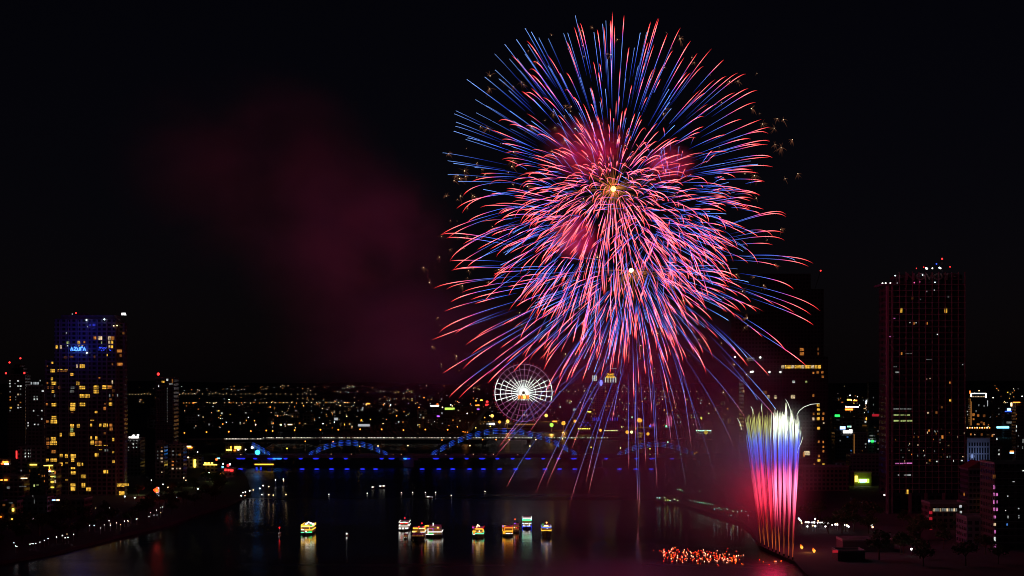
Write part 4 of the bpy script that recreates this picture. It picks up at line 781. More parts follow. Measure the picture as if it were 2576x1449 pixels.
for i in range(44):
    x = rnd.uniform(2030, 2560); y = rnd.uniform(1300, 1435) if x > 2200 else rnd.uniform(1300, 1345)
    tree(x, y, 'dark unlit tree on the right bank below the towers', 'dark trees on the right bank', rnd.uniform(1., 1.6))

# ------------------------------------------------------------------ the arch bridge
BD = 1690.0
zd = at(0, 1147, BD).z
br = thing('arch_bridge', 'long arch bridge with blue lit steel arches across the river', 'bridge', (at(1250, 0, BD).x, BD, 0))
X = lambda px: at(px, 0, BD).x
G().box(X(560), X(1830), BD, BD + 30, zd - 1.8, zd).build('deck', M_CONC, br)
for y in (BD + .1, BD + 29.7): G().box(X(560), X(1830), y, y + .2, zd + .01, zd + 1.1).build('railing', M_STEEL, br)
for px in (668, 1028, 1502, 1775):
    g = G(); g.box(X(px) - 5, X(px) + 5, BD + 3, BD + 27, -2, zd - 4.5); g.box(X(px) - 9, X(px) + 9, BD + 2, BD + 28, zd - 4.49, zd - 1.81); g.build('pier', M_CONC, br)
MGLOW = em('arch_glow_blue', (.02, .11, 1.0), .85); MLED2 = em('arch_led_pale', (.12, .42, 1.0), 1.5)


def arch(x0, x1, ytop, nb, dim=1.0, s0=0.0, s1=1.0):
    def pt(s, dz=0, dy=0):
        px = x0 + (x1 - x0) * s; py = 1145 - (1145 - ytop) * (1 - (2 * s - 1) ** 2) ** 1.0
        p = at(px, py, BD); return Vector((p.x, BD + 15 + dy, p.z + dz))
    for j, (dz, dy) in enumerate(((0, 0), (-1.6, -1.8), (-1.6, 1.8), (-3.0, -1.0), (-3.0, 1.0))):
        g = G(); g.tube([pt(s0 + (s1 - s0) * i / 30, dz, dy) for i in range(31)], .55, 8); g.build('arch_tube', M_STEEL, br)
    for i in range(nb):
        s = s0 + (s1 - s0) * (i + .5) / nb; w = .30 / nb * (s1 - s0)
        b = G()
        for q, (dz, k) in enumerate(((.7, 0), (-.9, 1), (-2.3, 0), (-3.7, 1))):
            ww = w * (1.0, 1.25, .8, .95)[q]; sh = (-.1, .12, .0, .2)[q] * w * (1 if s < .5 else -1)
            b.tube([pt(s - ww + sh, dz, -2.2), pt(s + sh, dz + .15, -2.2), pt(s + ww + sh, dz, -2.2)], [.05, .17, .05], 5)
        lb = b.build('blue_glow_band', MGLOW, br)  # glowing strips put the blue spotlight bands onto the tubes
        e = -1 if s < .5 else 1
        b = G()
        for q, dz in enumerate((-.9, -2.3, -3.7)): b.ball(pt(s + e * w * .8, dz, -2.6), .24, 6, 4)
        b.build('spot_lamp', MLED2, lb)
        f = pt(s, -3.2, 0)
        if 0.12 < s < .88 and i % 2 == 0 and f.z > zd + 4: G().tube([(f.x, f.y, zd + .02), (f.x, f.y, f.z)], .13, 5).build('hanger', M_STEEL, br)


arch(770, 976, 1111, 11); arch(1080, 1456, 1081, 17); arch(1552, 1756, 1115, 11); arch(500, 677, 1108, 4, 1, .72, 1.0)
G().ball(at(648, 1138, BD + 8), 2.4, 10, 8).build('tail_lamp', em('tail_cyan', (.03, .35, 1.0), 4.0), br)
for px, py, k in ((613, 1126, 0),): G().ball(at(634.5, 1126, BD + 9), 1.2).build('tail_lamp', EC['white'], br)
point_light('tail_light', at(646, 1134, BD + 4), 700, (.05, .3, 1), 2)
# dragon-head shaped end of the arches, lit red
g = G(); g.tube([at(1744, 1139, BD + 12), at(1752, 1141, BD + 12), at(1762, 1144, BD + 12), at(1773, 1150, BD + 12)], [.8, 2.2, 1.6, .5], 8); g.tube([at(1752, 1139, BD + 12), at(1748, 1134, BD + 12)], [.6, .1], 5); g.build('arch_end_head', diff('head_paint', (.5, .3, .2)), br)
for x, y in ((1748, 1140), (1753, 1138), (1770, 1149), (1765, 1146)): G().ball(at(x, y, BD + 10), .55).build('red_lamp', EC['redorange'], br)
MU = em('girder_blue', (.02, .03, 1.0), 1.1); MU2 = em('girder_cyan', (.03, .22, 1.0), 2.5)
k = 0
for x in [603, 612] + [642 + 38.2 * i for i in range(6)] + [690, 702, 870, 960, 985, 1020, 1027] + [1097 + 38.5 * i for i in range(10)] + [1525, 1600, 1640, 1690]:
    a = at(x, 1158.5 if x < 900 else 1156, BD); w = 2.0 if (k % 3) else 3.0; k += 1
    g = G(); g.ball((0, 0, 0), 1, 10, 5); v = [(a.x + q[0] * w, BD - .5 + q[1] * .4, zd - 2.6 + q[2] * .62) for q in g.v]; g.v = v; g.build('girder_lamp', MU2 if x in (690, 702, 1020) else MU, br)
for x in [605, 760, 797, 834, 873, 912, 945, 1062, 1104, 1139, 1181, 1216, 1257, 1297, 1371, 1408, 1446, 1558, 1600, 1638]:  # added blue lamps stand in for the girder lamps' reflections on the water
    BB = 1622; a = at(x, 1180, BB); g = G(); g.ball((0, 0, 0), 1, 10, 5); w = 2.4
    g.v = [(a.x + q[0] * w, BB + q[1] * .5, a.z + q[2] * .62) for q in g.v]
    t = thing('lamp_reflection', 'glowing stand-in for a blue girder lamp reflected before the arch bridge', 'buoy', (a.x, BB, 0), 'blue lamp reflections before the bridge')
    g.build('blue_lamp', MU, t); G().tube([(a.x, BB, -.4), (a.x, BB, .35)], 1.2, 10).build('float', M_BLACK, t)
    G().tube([(a.x, BB, .36), (a.x, BB, a.z - .5)], .15, 5).build('post', M_STEEL, t)
for i in range(40):
    x = 580 + 30 * i + rnd.uniform(-6, 6); lamp(x, 1146, rnd.choice(('warm', 'white')), 'lamp', None, d=BD + 28) if False else None
for x, y, k in ((618, 1131, 'white'), (905, 1122, 'yellow'), (951, 1122, 'warm'), (1026, 1121, 'warm'), (1112, 1107, 'orange'), (1182, 1121, 'warm'), (1214, 1106, 'orange'), (1248, 1106, 'orange'), (1281, 1106, 'orange'), (1333, 1122, 'warm'), (1348, 1106, 'warm'), (1415, 1104, 'warm'), (1447, 1105, 'orange'), (1487, 1125, 'yellow'), (1561, 1127, 'warm'), (1635, 1129, 'yellow'), (1680, 1112, 'white'), (768, 1110, 'orange'), (838, 1111, 'orange'), (722, 1128, 'yellow')):
    h = at(x, y, BD + 25).z - zd
    t = thing('bridge_lamp', 'warm lamp on a post along the deck of the arch bridge', 'street lamp', (at(x, y, BD + 25).x, BD + 25, zd), 'lamp posts on the arch bridge')
    inst('pole', POLE, t, (0, 0, 0), (1.2, 1.2, h)); 
    if k not in BALL: BALL[k] = G().ball((0, 0, 0), 1.0, 8, 6).mesh('lamp_head', EC[k])
    inst('lamp_head', BALL[k], t, (0, 0, h), (.55, .55, .55))
# cars on the deck: tail lamps only read as dots
CARB = G().box(-2.1, 2.1, -.85, .85, .3, .95).box(-1.2, 1.1, -.75, .75, .951, 1.5).mesh('body', M_BLACK); CARL = G().ball((-2.15, 0, .75), .3, 6, 4).mesh('headlight', EC['warm']); CARW = [(-1.3, -.86), (1.3, -.86), (-1.3, .86), (1.3, .86)]
WHL = G().tube([(0, -.1, .33), (0, .1, .33)], .33, 10).mesh('wheel', M_BLACK)
for i in range(24):
    x = rnd.uniform(590, 1780); t = thing('car', 'small car with a glowing headlight crossing the arch bridge', 'car', (X(x), BD + rnd.choice((6, 10, 20, 24)), zd + .02), 'cars on the arch bridge')
    inst('body', CARB, t); inst('headlight', CARL, t)
    for wx, wy in CARW: inst('wheel', WHL, t, (wx, wy, 0))
# amber roofed riverside building and its blue lit pillars at the left bridge end
d = BD - 60; r_ = thing('riverside_pavilion', 'riverside pavilion with an amber lit roof edge and blue lit pillars', 'pavilion', (at(662, 0, d).x, d, 0))
G().box(at(638, 0, d).x, at(690, 0, d).x, d, d + 12, at(0, 1170, d).z - .8, at(0, 1166, d).z).build('roof', M_CONC, r_)
G().box(at(641, 0, d).x, at(688, 0, d).x, d - .4, d - .05, at(0, 1169.3, d).z, at(0, 1167, d).z).build('lit_roof_edge', EC['gold'], r_)
for x in (644, 655, 668, 684): G().box(at(x, 0, d).x - .8, at(x, 0, d).x + .8, d + 1, d + 3, -1, at(0, 1170, d).z - .81).build('pillar', M_CONC, r_)
for x in (645.5, 656): G().box(at(x - 2.2, 0, d).x, at(x + 2.2, 0, d).x, d + .5, d + .9, 0.2, at(0, 1194, d).z if at(0, 1194, d).z > 1 else 3).build('blue_glow_panel', EC['dimblue'], r_)  # panels glow for the blue light on the pillars

# ------------------------------------------------------------------ the cable-stayed bridge
KD = 2380.0
zk = at(0, 1102, KD).z
kb = thing('cable_bridge', 'cable stayed bridge with a dotted line of white deck lamps behind the arches', 'bridge', (at(1050, 0, KD).x, KD, 0))
X = lambda px: at(px, 0, KD).x
G().box(X(470), X(1790), KD, KD + 26, zk - 2.5, zk - .6).build('deck', M_CONC, kb)
for px in (560, 700, 830, 960, 1180, 1330, 1460, 1600, 1720): G().box(X(px) - 2.5, X(px) + 2.5, KD + 4, KD + 22, -2, zk - 2.51).build('pier', M_CONC, kb)
rnd = random.Random(31)
xs = []; x = 566.0
while x < 1530:
    xs.append(x); x += 3.75 if rnd.random() < .86 else 9
LG = G()
for i, x in enumerate(xs):
    p = at(x, 1104 if x < 660 else 1101.3, KD)
    if i < 100: G().ball((p.x, KD - .4, p.z), .5 * rnd.uniform(.6, 1.15), 6, 5).build('deck_lamp', em('deck_lamp_white', (1, .93, .75), 2.0), kb)
    else: LG.ball((p.x, KD - .4, p.z), .45 * rnd.uniform(.5, 1.1), 6, 5)
LG.build('deck_lamps', em('deck_lamp_white', (1, .93, .75), 2.0), kb)['kind'] = 'stuff'
pt = Vector((X(1240), KD + 13, at(0, 1010, KD).z))
G().tube([(X(1165), KD + 13, zk), tuple(pt)], [3.2, 1.6], 8).build('pylon', M_CONC, kb)
for i in range(26):
    x = 790 + 14.5 * i; f = .35 + .65 * (1 - i / 26); q = Vector((X(1165), KD + 13, zk)).lerp(pt, f)
    G().tube([(X(x), KD + 13, zk), tuple(q)], .16, 4).build('cable', diff('cable_lit_red', (.5, .1, .1), .6), kb)  # red light on the cables is put into their colour
point_light('pylon_light', at(1172, 1088, KD - 6), 500, (1, .35, .08), 1.5)
for x, y in ((1165, 1086), (1170, 1087), (1176, 1087.4)): G().ball(at(x, y, KD - 2), .7).build('pylon_lamp', EC['amber'], kb)

# ------------------------------------------------------------------ the big wheel
VD = 3520.0
cw = at(1317, 988, VD); RW = 72.0 / F * VD
wh = thing('ferris_wheel', 'giant ferris wheel glowing white around its hub', 'ferris wheel', (cw.x, VD, 1.5))
MW = emcol('wheel_led', 1.0)


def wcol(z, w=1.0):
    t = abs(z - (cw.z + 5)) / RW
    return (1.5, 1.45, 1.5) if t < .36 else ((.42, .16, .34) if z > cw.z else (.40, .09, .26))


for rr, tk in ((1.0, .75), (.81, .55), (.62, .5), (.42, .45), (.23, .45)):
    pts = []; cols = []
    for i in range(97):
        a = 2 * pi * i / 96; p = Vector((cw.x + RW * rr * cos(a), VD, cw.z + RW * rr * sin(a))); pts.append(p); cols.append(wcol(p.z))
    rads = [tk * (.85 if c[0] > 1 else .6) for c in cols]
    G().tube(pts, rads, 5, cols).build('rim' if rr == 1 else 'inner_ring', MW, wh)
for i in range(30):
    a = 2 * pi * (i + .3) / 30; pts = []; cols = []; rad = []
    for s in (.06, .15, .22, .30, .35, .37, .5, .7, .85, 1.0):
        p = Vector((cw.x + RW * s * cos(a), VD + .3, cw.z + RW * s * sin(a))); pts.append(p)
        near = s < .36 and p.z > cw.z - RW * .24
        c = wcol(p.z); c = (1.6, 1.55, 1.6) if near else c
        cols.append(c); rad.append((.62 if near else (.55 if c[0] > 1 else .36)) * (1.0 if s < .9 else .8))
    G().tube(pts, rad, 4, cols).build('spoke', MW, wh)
G().tube([(cw.x, VD - 2, cw.z), (cw.x, VD + 3, cw.z)], 3.2, 16).build('hub', M_STEEL, wh)
G().tube([(cw.x, VD + .6, cw.z), (cw.x, VD + .9, cw.z)], 4.0, 24).build('hub_light', em('hub_white', (1, .98, 1), 1.6), wh)
G().box(cw.x - 11, cw.x + 11, VD - 3, VD - 2.4, at(0, 1003.5, VD).z, at(0, 994.5, VD).z).build('sign_board', em('wheel_sign_orange', (1, .22, .02), 1.5), wh)
G().ball((cw.x + 2, VD - 3.4, at(0, 998.5, VD).z), 3.0, 10, 8).build('sign_lamp', EC['yellow'], wh)
for sx in (-1, 1):
    for dy in (-9, 9): G().tube([(cw.x + sx * 2, VD + dy * .3, cw.z), (cw.x + sx * 26, VD + dy, 1.5)], [.8, 1.2], 8).build('support_leg', M_WHITE, wh)
for i in range(48):
    a = 2 * pi * (i + .5) / 48; p = Vector((cw.x + (RW + 3.2) * cos(a), VD, cw.z + (RW + 3.2) * sin(a)))
    if p.z < 5: continue
    G().ball(p, 1.4, 8, 6).build('cabin', em('cabin_red', (1, .03, .1), .22), wh)

# ------------------------------------------------------------------ boats
BC = {k: em('boat_' + k, c_, v_) for k, c_, v_ in (('white', (1, .96, .88), 1.6), ('warm', (1, .7, .35), 1.6), ('yellow', (1, .52, .04), 1.7), ('gold', (1, .4, .02), 1.4), ('amber', (1, .28, .02), 1.5), ('red', (1, .02, .03), 1.6), ('redorange', (1, .08, .02), 1.8), ('orange', (1, .36, .07), 4.0), ('green', (.02, .8, .12), 1.0), ('mint', (.15, 1.0, .5), 1.3), ('lime', (.4, .9, .1), 1.0), ('cool', (.7, .85, 1), 1.6), ('skyblue', (.15, .3, 1), 1.8), ('violet', (.4, .08, 1), 1.4), ('pink', (1, .1, .5), 1.0), ('dimblue', (.01, .03, 1), .9), ('dimgold', (.9, .3, .05), .22), ('dimwhite', (.8, .85, .9), .6), ('dimred', (1, .03, .05), .4))}
CONV4 = (751.3, 13.5, 1288.0, 13.5); CONV5 = (992.8, 16.61, 1288.0, 16.61); CONV6 = (1173.9, 11.294, 1281.3, 11.294)


def boat(label, conv, hx0, hx1, hy0, wl_, decks, strips, length=19, rot=0.0, hullmat=None, mast=None, name='tour_boat', bow=4.5):
    """hx0..hx1 hull width, hy0 gunwale row, wl_ waterline row, decks: rows of the deck floors above the gunwale up to the roof; all in enlargement units"""
    px = lambda c: conv[0] + c / conv[1]
    py = lambda c: conv[2] + c / conv[3]
    d = wd(py(wl_))
    X = lambda c: at(px(c), 0, d).x
    Z = lambda c: at(0, py(c), d).z
    x0, x1 = X(hx0), X(hx1); xm = (x0 + x1) / 2; w = (x1 - x0) / 2; zg = Z(hy0)
    root = thing(name, label, 'boat', (xm, d + length / 2, 0), 'lit tour boats on the river' if name == 'tour_boat' else None)
    g = G(); secs = [(-bow, .06, 1.25), (-bow * .6, .5, 1.12), (0, .9, 1.0), (length * .3, 1, .95), (length * .8, 1, .95), (length, .85, 1.0)]
    for (yy, ww, hh) in secs:
        for (fx, fz) in ((-1, 1), (-.92, .35), (-.6, -.3), (.6, -.3), (.92, .35), (1, 1)):
            g.v.append((xm + fx * w * ww, d + yy, zg * fz * (hh if fz > 0 else 1)))
    for i in range(len(secs) - 1):
        for k in range(5): g.f.append((i * 6 + k, i * 6 + k + 1, i * 6 + 7 + k, i * 6 + 6 + k))
    for i in range(len(secs) - 1): g.f.append((i * 6 + 5, i * 6, i * 6 + 6, i * 6 + 11))
    g.f.append(tuple(range(6))); g.f.append(tuple(range(30, 36))[::-1])
    g.build('hull', hullmat or diff('hull_paint', (.12, .09, .08), .4), root)
    z = zg * .96
    for i, dk in enumerate(decks):
        zt = Z(dk); ins = .12 + .1 * i
        g = G(); g.box(x0 + w * ins, x1 - w * ins, d + .6 + i * .8, d + length * (.94 - .08 * i), z + .02, zt - .18)
        g.build('cabin', diff('cabin_cream', (.4, .36, .3)) if i % 2 == 0 else diff('cabin_wood', (.3, .2, .12)), root)
        g = G(); g.box(x0 + w * ins * .6, x1 - w * ins * .6, d + .25 + i * .8, d + length * (.96 - .08 * i), zt - .17, zt); g.build('deck_roof', M_WHITE, root)
        g = G()
        for q in range(4):
            fx = x0 + w * ins + (x1 - x0 - 2 * w * ins) * (q + .5) / 4
            g.box(fx - w * .17, fx + w * .17, d + .5 + i * .8, d + .58 + i * .8, z + (zt - z) * .35, z + (zt - z) * .8)
        g.build('cabin_window', BC['dimgold'], root)
        z = zt
    for (a, b, c, e, k) in strips:
        xa, xb = X(a), X(b); za, zb = Z(e), Z(c)
        g = G(); g.box(xa, xb, d - .25, d + .05, za, zb)
        if (b - a) > .62 * (hx1 - hx0):
            for xx in (x0 + .02, x1 - .14): g.box(xx, xx + .12, d + .06, d + length * .9, za, zb)
        g.build('led_strip', BC[k], root)
    if mast:
        mx, mt, mk = mast; G().tube([(X(mx), d + 2, z), (X(mx), d + 2, Z(mt))], .09, 6).build('mast', M_STEEL, root); G().ball((X(mx), d + 1.8, Z(mt)), .42, 8, 6).build('mast_lamp', BC[mk], root)
    return root, d


r_, d_ = boat('two deck tour boat glowing yellow and green, alone at the left', CONV4, 75, 470, 705, 768, (610, 500, 432), [(85, 365, 436, 510, 'yellow'), (375, 448, 432, 480, 'green'), (85, 460, 492, 512, 'warm'), (360, 376, 500, 598, 'yellow'), (80, 190, 588, 614, 'white'), (208, 460, 592, 622, 'yellow'), (218, 280, 640, 668, 'white'), (335, 455, 646, 686, 'green'), (74, 180, 682, 700, 'mint'), (235, 340, 688, 706, 'mint'), (350, 455, 682, 700, 'mint'), (470, 530, 380, 450, 'cool'), (462, 515, 490, 506, 'lime'), (462, 520, 545, 560, 'lime'), (80, 92, 500, 600, 'yellow')])
g = G(); q = lambda x, y: Vector((at(751.3 + x / 13.5, 0, d_).x, d_ + .4, at(0, 1288 + y / 13.5, d_).z))
g.tube([q(225, 428), q(330, 345), q(452, 395)], .26, 5); g.build('roof_garland', EC['white'], r_)
boat('three deck white lit boat with a red lantern on top', CONV5, 165, 600, 715, 775, (640, 585, 430), [(210, 555, 424, 446, 'white'), (230, 350, 468, 498, 'red'), (440, 535, 468, 498, 'red'), (190, 545, 572, 595, 'white'), (545, 600, 520, 560, 'white'), (172, 265, 656, 716, 'white'), (315, 388, 656, 722, 'white'), (440, 500, 656, 700, 'white'), (510, 566, 656, 700, 'white'), (360, 460, 402, 424, 'mint')], mast=(418, 262, 'red'))
boat('low broad boat with long orange and white light bars', CONV5, 722, 1290, 850, 905, (790, 660), [(765, 968, 652, 700, 'yellow'), (1005, 1265, 668, 708, 'warm'), (725, 930, 790, 812, 'yellow'), (725, 868, 816, 846, 'warm'), (1085, 1290, 790, 810, 'yellow'), (1080, 1290, 826, 850, 'white'), (770, 980, 720, 780, 'dimgold'), (1170, 1235, 610, 645, 'red')], mast=(1000, 630, 'redorange'), length=14)
r_, d_ = boat('larger boat of white and yellow light lines with a long bow', CONV5, 1255, 1985, 955, 1045, (840, 690, 610), [(1260, 1435, 552, 600, 'yellow'), (1250, 1285, 600, 770, 'yellow'), (1380, 1408, 690, 925, 'white'), (1410, 1600, 678, 692, 'pink'), (1595, 1612, 690, 800, 'violet'), (1400, 1980, 816, 846, 'white'), (1410, 1600, 872, 905, 'green'), (1300, 1640, 922, 942, 'white'), (1592, 1625, 455, 580, 'white'), (1295, 1345, 640, 715, 'dimgold'), (1310, 1345, 790, 880, 'dimgold')], mast=(1800, 668, 'orange'), length=16)
boat('dark unlit motor boat in front of the bright group', CONV5, 700, 1262, 1040, 1190, (960,), [(1120, 1150, 870, 890, 'pink'), (1150, 1165, 955, 970, 'warm')], length=10, mast=(1130, 482, 'red'), bow=3)
boat('small dark launch with two pale lamps left of the bright group', CONV5, 360, 540, 1080, 1130, (950,), [(392, 425, 1050, 1085, 'dimwhite'), (470, 495, 1045, 1075, 'dimwhite'), (430, 460, 890, 905, 'dimred')], length=7, bow=2)
r_, d_ = boat('short boat in yellow and red lights with a green lit bow', CONV6, 155, 490, 715, 800, (640, 540), [(230, 480, 528, 542, 'red'), (250, 455, 542, 570, 'yellow'), (452, 484, 570, 640, 'yellow'), (165, 270, 606, 632, 'yellow'), (298, 430, 640, 656, 'yellow'), (240, 480, 670, 696, 'mint'), (175, 236, 700, 714, 'white'), (165, 200, 500, 530, 'violet'), (190, 236, 640, 690, 'amber'), (345, 375, 600, 640, 'white')], length=16)
g = G(); q = lambda x, y: Vector((at(1173.9 + x / 11.294, 0, d_).x, d_ + .4, at(0, 1281.3 + y / 11.294, d_).z))
g.tube([q(285, 515), q(310, 435), q(370, 490)], .3, 5); g.build('roof_garland', EC['warm'], r_)
boat('square two deck boat outlined in red and amber', CONV6, 1010, 1320, 700, 765, (615, 505), [(1050, 1316, 498, 514, 'redorange'), (1080, 1316, 514, 536, 'amber'), (1068, 1082, 530, 700, 'amber'), (1304, 1316, 530, 690, 'amber'), (1100, 1310, 604, 630, 'yellow'), (1030, 1100, 612, 690, 'gold'), (1110, 1230, 680, 696, 'white'), (1245, 1280, 680, 696, 'white'), (1296, 1314, 682, 696, 'white'), (1022, 1046, 452, 502, 'skyblue'), (1066, 1100, 455, 480, 'yellow'), (1030, 1066, 684, 698, 'amber')], length=15)
boat('dim boat with red lamps half behind the square amber boat', CONV6, 1325, 1500, 620, 660, (530, 450), [(1338, 1374, 498, 530, 'warm'), (1395, 1422, 508, 532, 'redorange'), (1350, 1390, 388, 412, 'violet'), (1430, 1470, 520, 550, 'dimred')], mast=(1376, 290, 'redorange'), length=14)
boat('tall blue hulled boat with white and mint light frames', CONV6, 1575, 1852, 495, 550, (400, 318, 250), [(1600, 1850, 238, 262, 'white'), (1590, 1606, 250, 290, 'skyblue'), (1815, 1852, 250, 300, 'cool'), (1580, 1842, 284, 320, 'mint'), (1580, 1640, 386, 410, 'cool'), (1660, 1746, 390, 416, 'white'), (1766, 1840, 386, 410, 'cool'), (1768, 1786, 410, 470, 'white'), (1590, 1672, 464, 480, 'cool'), (1618, 1636, 430, 464, 'white'), (1705, 1810, 464, 480, 'cool'), (1575, 1850, 484, 530, 'dimblue'), (1590, 1800, 322, 334, 'green')], length=16, hullmat=diff('hull_blue', (.03, .05, .3), .4))  # the wide dimblue strip paints the blue glow on the hull
boat('dark hulled boat with a blue roof line and yellow gunwale line', CONV6, 2120, 2412, 625, 775, (510, 480), [(2140, 2400, 498, 512, 'skyblue'), (2130, 2400, 514, 532, 'dimblue'), (2180, 2350, 476, 496, 'yellow'), (2200, 2320, 450, 476, 'white'), (2156, 2182, 400, 460, 'green'), (2122, 2408, 596, 615, 'yellow'), (2276, 2300, 530, 550, 'white'), (2385, 2405, 460, 500, 'warm')], mast=(2274, 385, 'orange'), length=16)
boat('tiny skiff with a red lamp and a white lamp far left on the river', CONV4, -700, -640, 745, 775, (720,), [(-682, -660, 700, 730, 'dimwhite')], mast=(-668, 540, 'red'), length=6, bow=2)
boat('tiny skiff with one white lamp between the left boats', CONV4, 1590, 1660, 790, 815, (770,), [(1605, 1640, 800, 812, 'dimred')], mast=(1620, 742, 'white'), length=6, bow=2)
boat('launch with a glaring white lamp far out before the bridge', (603.7, 4, 905.6, 4), 1860, 1945, 1380, 1392, (1377,), [(1880, 1906, 1372, 1386, 'white'), (1915, 1940, 1376, 1386, 'dimwhite')], length=10, bow=3)
boat('pair of white lamps on a dark launch left of the far launch', (603.7, 4, 905.6, 4), 1322, 1352, 1285, 1300, (1276,), [(1326, 1344, 1274, 1286, 'white'), (1330, 1342, 1290, 1296, 'dimwhite')], length=10, bow=3)
boat('dark launch carrying two white lamps before the arch bridge', (603.7, 4, 905.6, 4), 1395, 1462, 1276, 1296, (1264,), [(1404, 1422, 1264, 1276, 'white'), (1436, 1456, 1262, 1272, 'white'), (1406, 1418, 1286, 1293, 'dimwhite')], length=10, bow=3)
for x, y in ((1624, 1333), (1738, 1332), (1866, 1333), (1968, 1332), (2466, 1321), (2126, 1361), (895, 1351), (1280, 1340)):
    px_, py_ = 603.7 + x / 4, 905.6 + y / 4 + 2; d = wd(py_ + 1)
    t = thing('river_buoy', 'small white lamp afloat in the dark river middle', 'buoy', (at(px_, 0, d).x, d, 0), 'white lamps afloat mid river')
    G().ball(at(px_, py_ - 2, d), .26, 6, 5).build('lamp_head', EC['white'], t); a = at(px_, py_, d)
    G().tube([(a.x, d, -.3), (a.x, d, .4)], .8, 8).build('float', M_BLACK, t); G().tube([(a.x, d, .41), (a.x, d, at(px_, py_ - 2, d).z)], .08, 5).build('post', M_STEEL, t)

# floating red lights on the water, lower right
LB = G().ball((0, 0, .16), .17, 7, 5).mesh('flame', em('ember_red', (1, .03, .012), 3.0)); LB2 = G().ball((0, 0, .16), .19, 7, 5).mesh('flame', em('ember_pale', (1, .3, .18), 4.0)); LB3 = G().ball((0, 0, .16), .16, 7, 5).mesh('flame', em('ember_orange', (1, .12, .01), 3.0))
LC = G().tube([(0, 0, -.06), (0, 0, .02)], .34, 8).mesh('float', diff('paper_float', (.5, .3, .2)))
rnd = random.Random(12)
def ember(x, y):
    d = wd(y); t = thing('floating_light', 'small glowing red light in the swarm floating on the water', 'floating light', (at(x, y, d).x, d, 0), 'red lights floating on the water')
    inst('float', LC, t); s = rnd.uniform(.65, 1.25); inst('flame', rnd.choice((LB, LB, LB3, LB2)), t, (0, 0, 0), (s, s, s))
n = 0
while n < 235:
    u = rnd.random(); x = 1668 + 185 * u ** 1.15; yc = 1390 + 17 * u; y = yc + rnd.gauss(0, 10.5 if u < .8 else 5)
    if not 1375 < y < 1424: continue
    ember(x, y); n += 1
for x, y in ((1644, 1385), (1660, 1386), (1664, 1387), (1828, 1388), (1831, 1380), (1852, 1387), (1847, 1398), (1853, 1399), (1858, 1398), (1864, 1399), (1870, 1397), (1840, 1412), (1850, 1410), (1860, 1408), (1866, 1419), (1869, 1420), (1911, 1409), (1920, 1414), (1935, 1421), (1948, 1413), (1952, 1413), (1963, 1412), (1966, 1412)): ember(x, y)

# jetty with a flat roof on the right shore
d = wd(1270); r_ = thing('jetty', 'roofed jetty standing in the water at the right shore', 'jetty', (at(1698, 0, d).x, d, 0))
G().box(at(1670, 0, d).x, at(1730, 0, d).x, d, d + 14, .9, 1.3).build('deck', M_CONC, r_); G().box(at(1672, 0, d).x, at(1722, 0, d).x, d - 1, d + 13, at(0, 1246, d).z, at(0, 1242, d).z).build('roof', M_CONC, r_)
for x in (1678, 1690, 1702, 1714): G().box(at(x, 0, d).x - .4, at(x, 0, d).x + .4, d + 1, d + 2, -1, .89).build('pile', M_CONC, r_); G().box(at(x, 0, d).x - .3, at(x, 0, d).x + .3, d + 1, d + 2, 1.31, at(0, 1246.1, d).z).build('post', M_CONC, r_)
for x, y, k in ((1672, 1252, 'warm'), (1680, 1258, 'yellow'), (1697, 1256, 'warm'), (1705, 1259, 'warm'), (1712, 1232.5, 'warm')): G().ball(at(x, y, d - 1.2), .36).build('jetty_lamp', EC[k], r_)
# two flames on the dock
for x, y, lab in ((2015, 1376, 'orange flame on the dock nearer the fountain'), (2046, 1385, 'orange flame on the dock farther from the fountain')):
    d = gd(y + 5); r_ = thing('dock_flame', lab, 'flame', at(x + 2, y + 5, d))
    g = G(); g.tube([at(x + 2, y + 5, d), at(x + 2.4, y + 1, d), at(x, y - 3, d), at(x - 1, y - 7, d)], [.35, .7, .5, .08], 7, [(1.6, .5, .05), (2.2, .9, .12), (1.8, .35, .03), (1.0, .12, .01)]); g.build('flame', emcol('flame_light', 1.0), r_)
    G().tube([at(x + 2, y + 6, d) - Vector((0, 0, .3)), at(x + 2, y + 5, d)], .6, 8).build('burner', M_BLACK, r_)
point_light('flame_light', at(2032, 1378, gd(1388) - 3), 500, (1, .35, .08), 1)

# ------------------------------------------------------------------ fireworks
FD = 1000.0
MT = emcol('spark', 1.0)
GR = 9.8


def lerp_prof(prof, s):
    for (s0, c0_, r0), (s1, c1_, r1) in zip(prof, prof[1:]):
        if s <= s1:
            t = (s - s0) / max(1e-6, s1 - s0); return tuple(a + (b - a) * t for a, b in zip(c0_, c1_)), r0 + (r1 - r0) * t
    return prof[-1][1], prof[-1][2]


PR = [(0, (.01, .015, .2), .03), (.2, (.04, .09, .8), .05), (.45, (.22, .46, 1.9), .064), (.56, (.6, .25, 1.5), .07), (.64, (2.0, .16, .5), .10), (.78, (3.6, .66, .68), .13), (.9, (3.0, .20, .20), .11), (1, (1.0, .01, .02), .02)]
PB = [(0, (.02, .03, .3), .03), (.4, (.06, .14, 1.1), .048), (.85, (.34, .68, 2.1), .062), (1, (.55, 1.0, 2.4), .058)]
PP = [(0, (.15, .03, .4), .03), (.2, (1.0, .10, .8), .065), (.42, (3.4, .60, .75), .15), (.8, (3.2, .34, .34), .13), (1, (1.0, .01, .02), .02)]
PG = [(0, (1.3, .42, .06), .05), (.2, (.5, .17, .05), .034), (1, (.06, .025, .01), .02)]
PF = [(0, (.03, .05, .4), .04), (.45, (.12, .2, 1.1), .06), (.74, (.25, .3, 1.1), .06), (.82, (1.3, .2, .45), .075), (.94, (2.0, .35, .35), .085), (1, (.8, .05, .05), .02)]


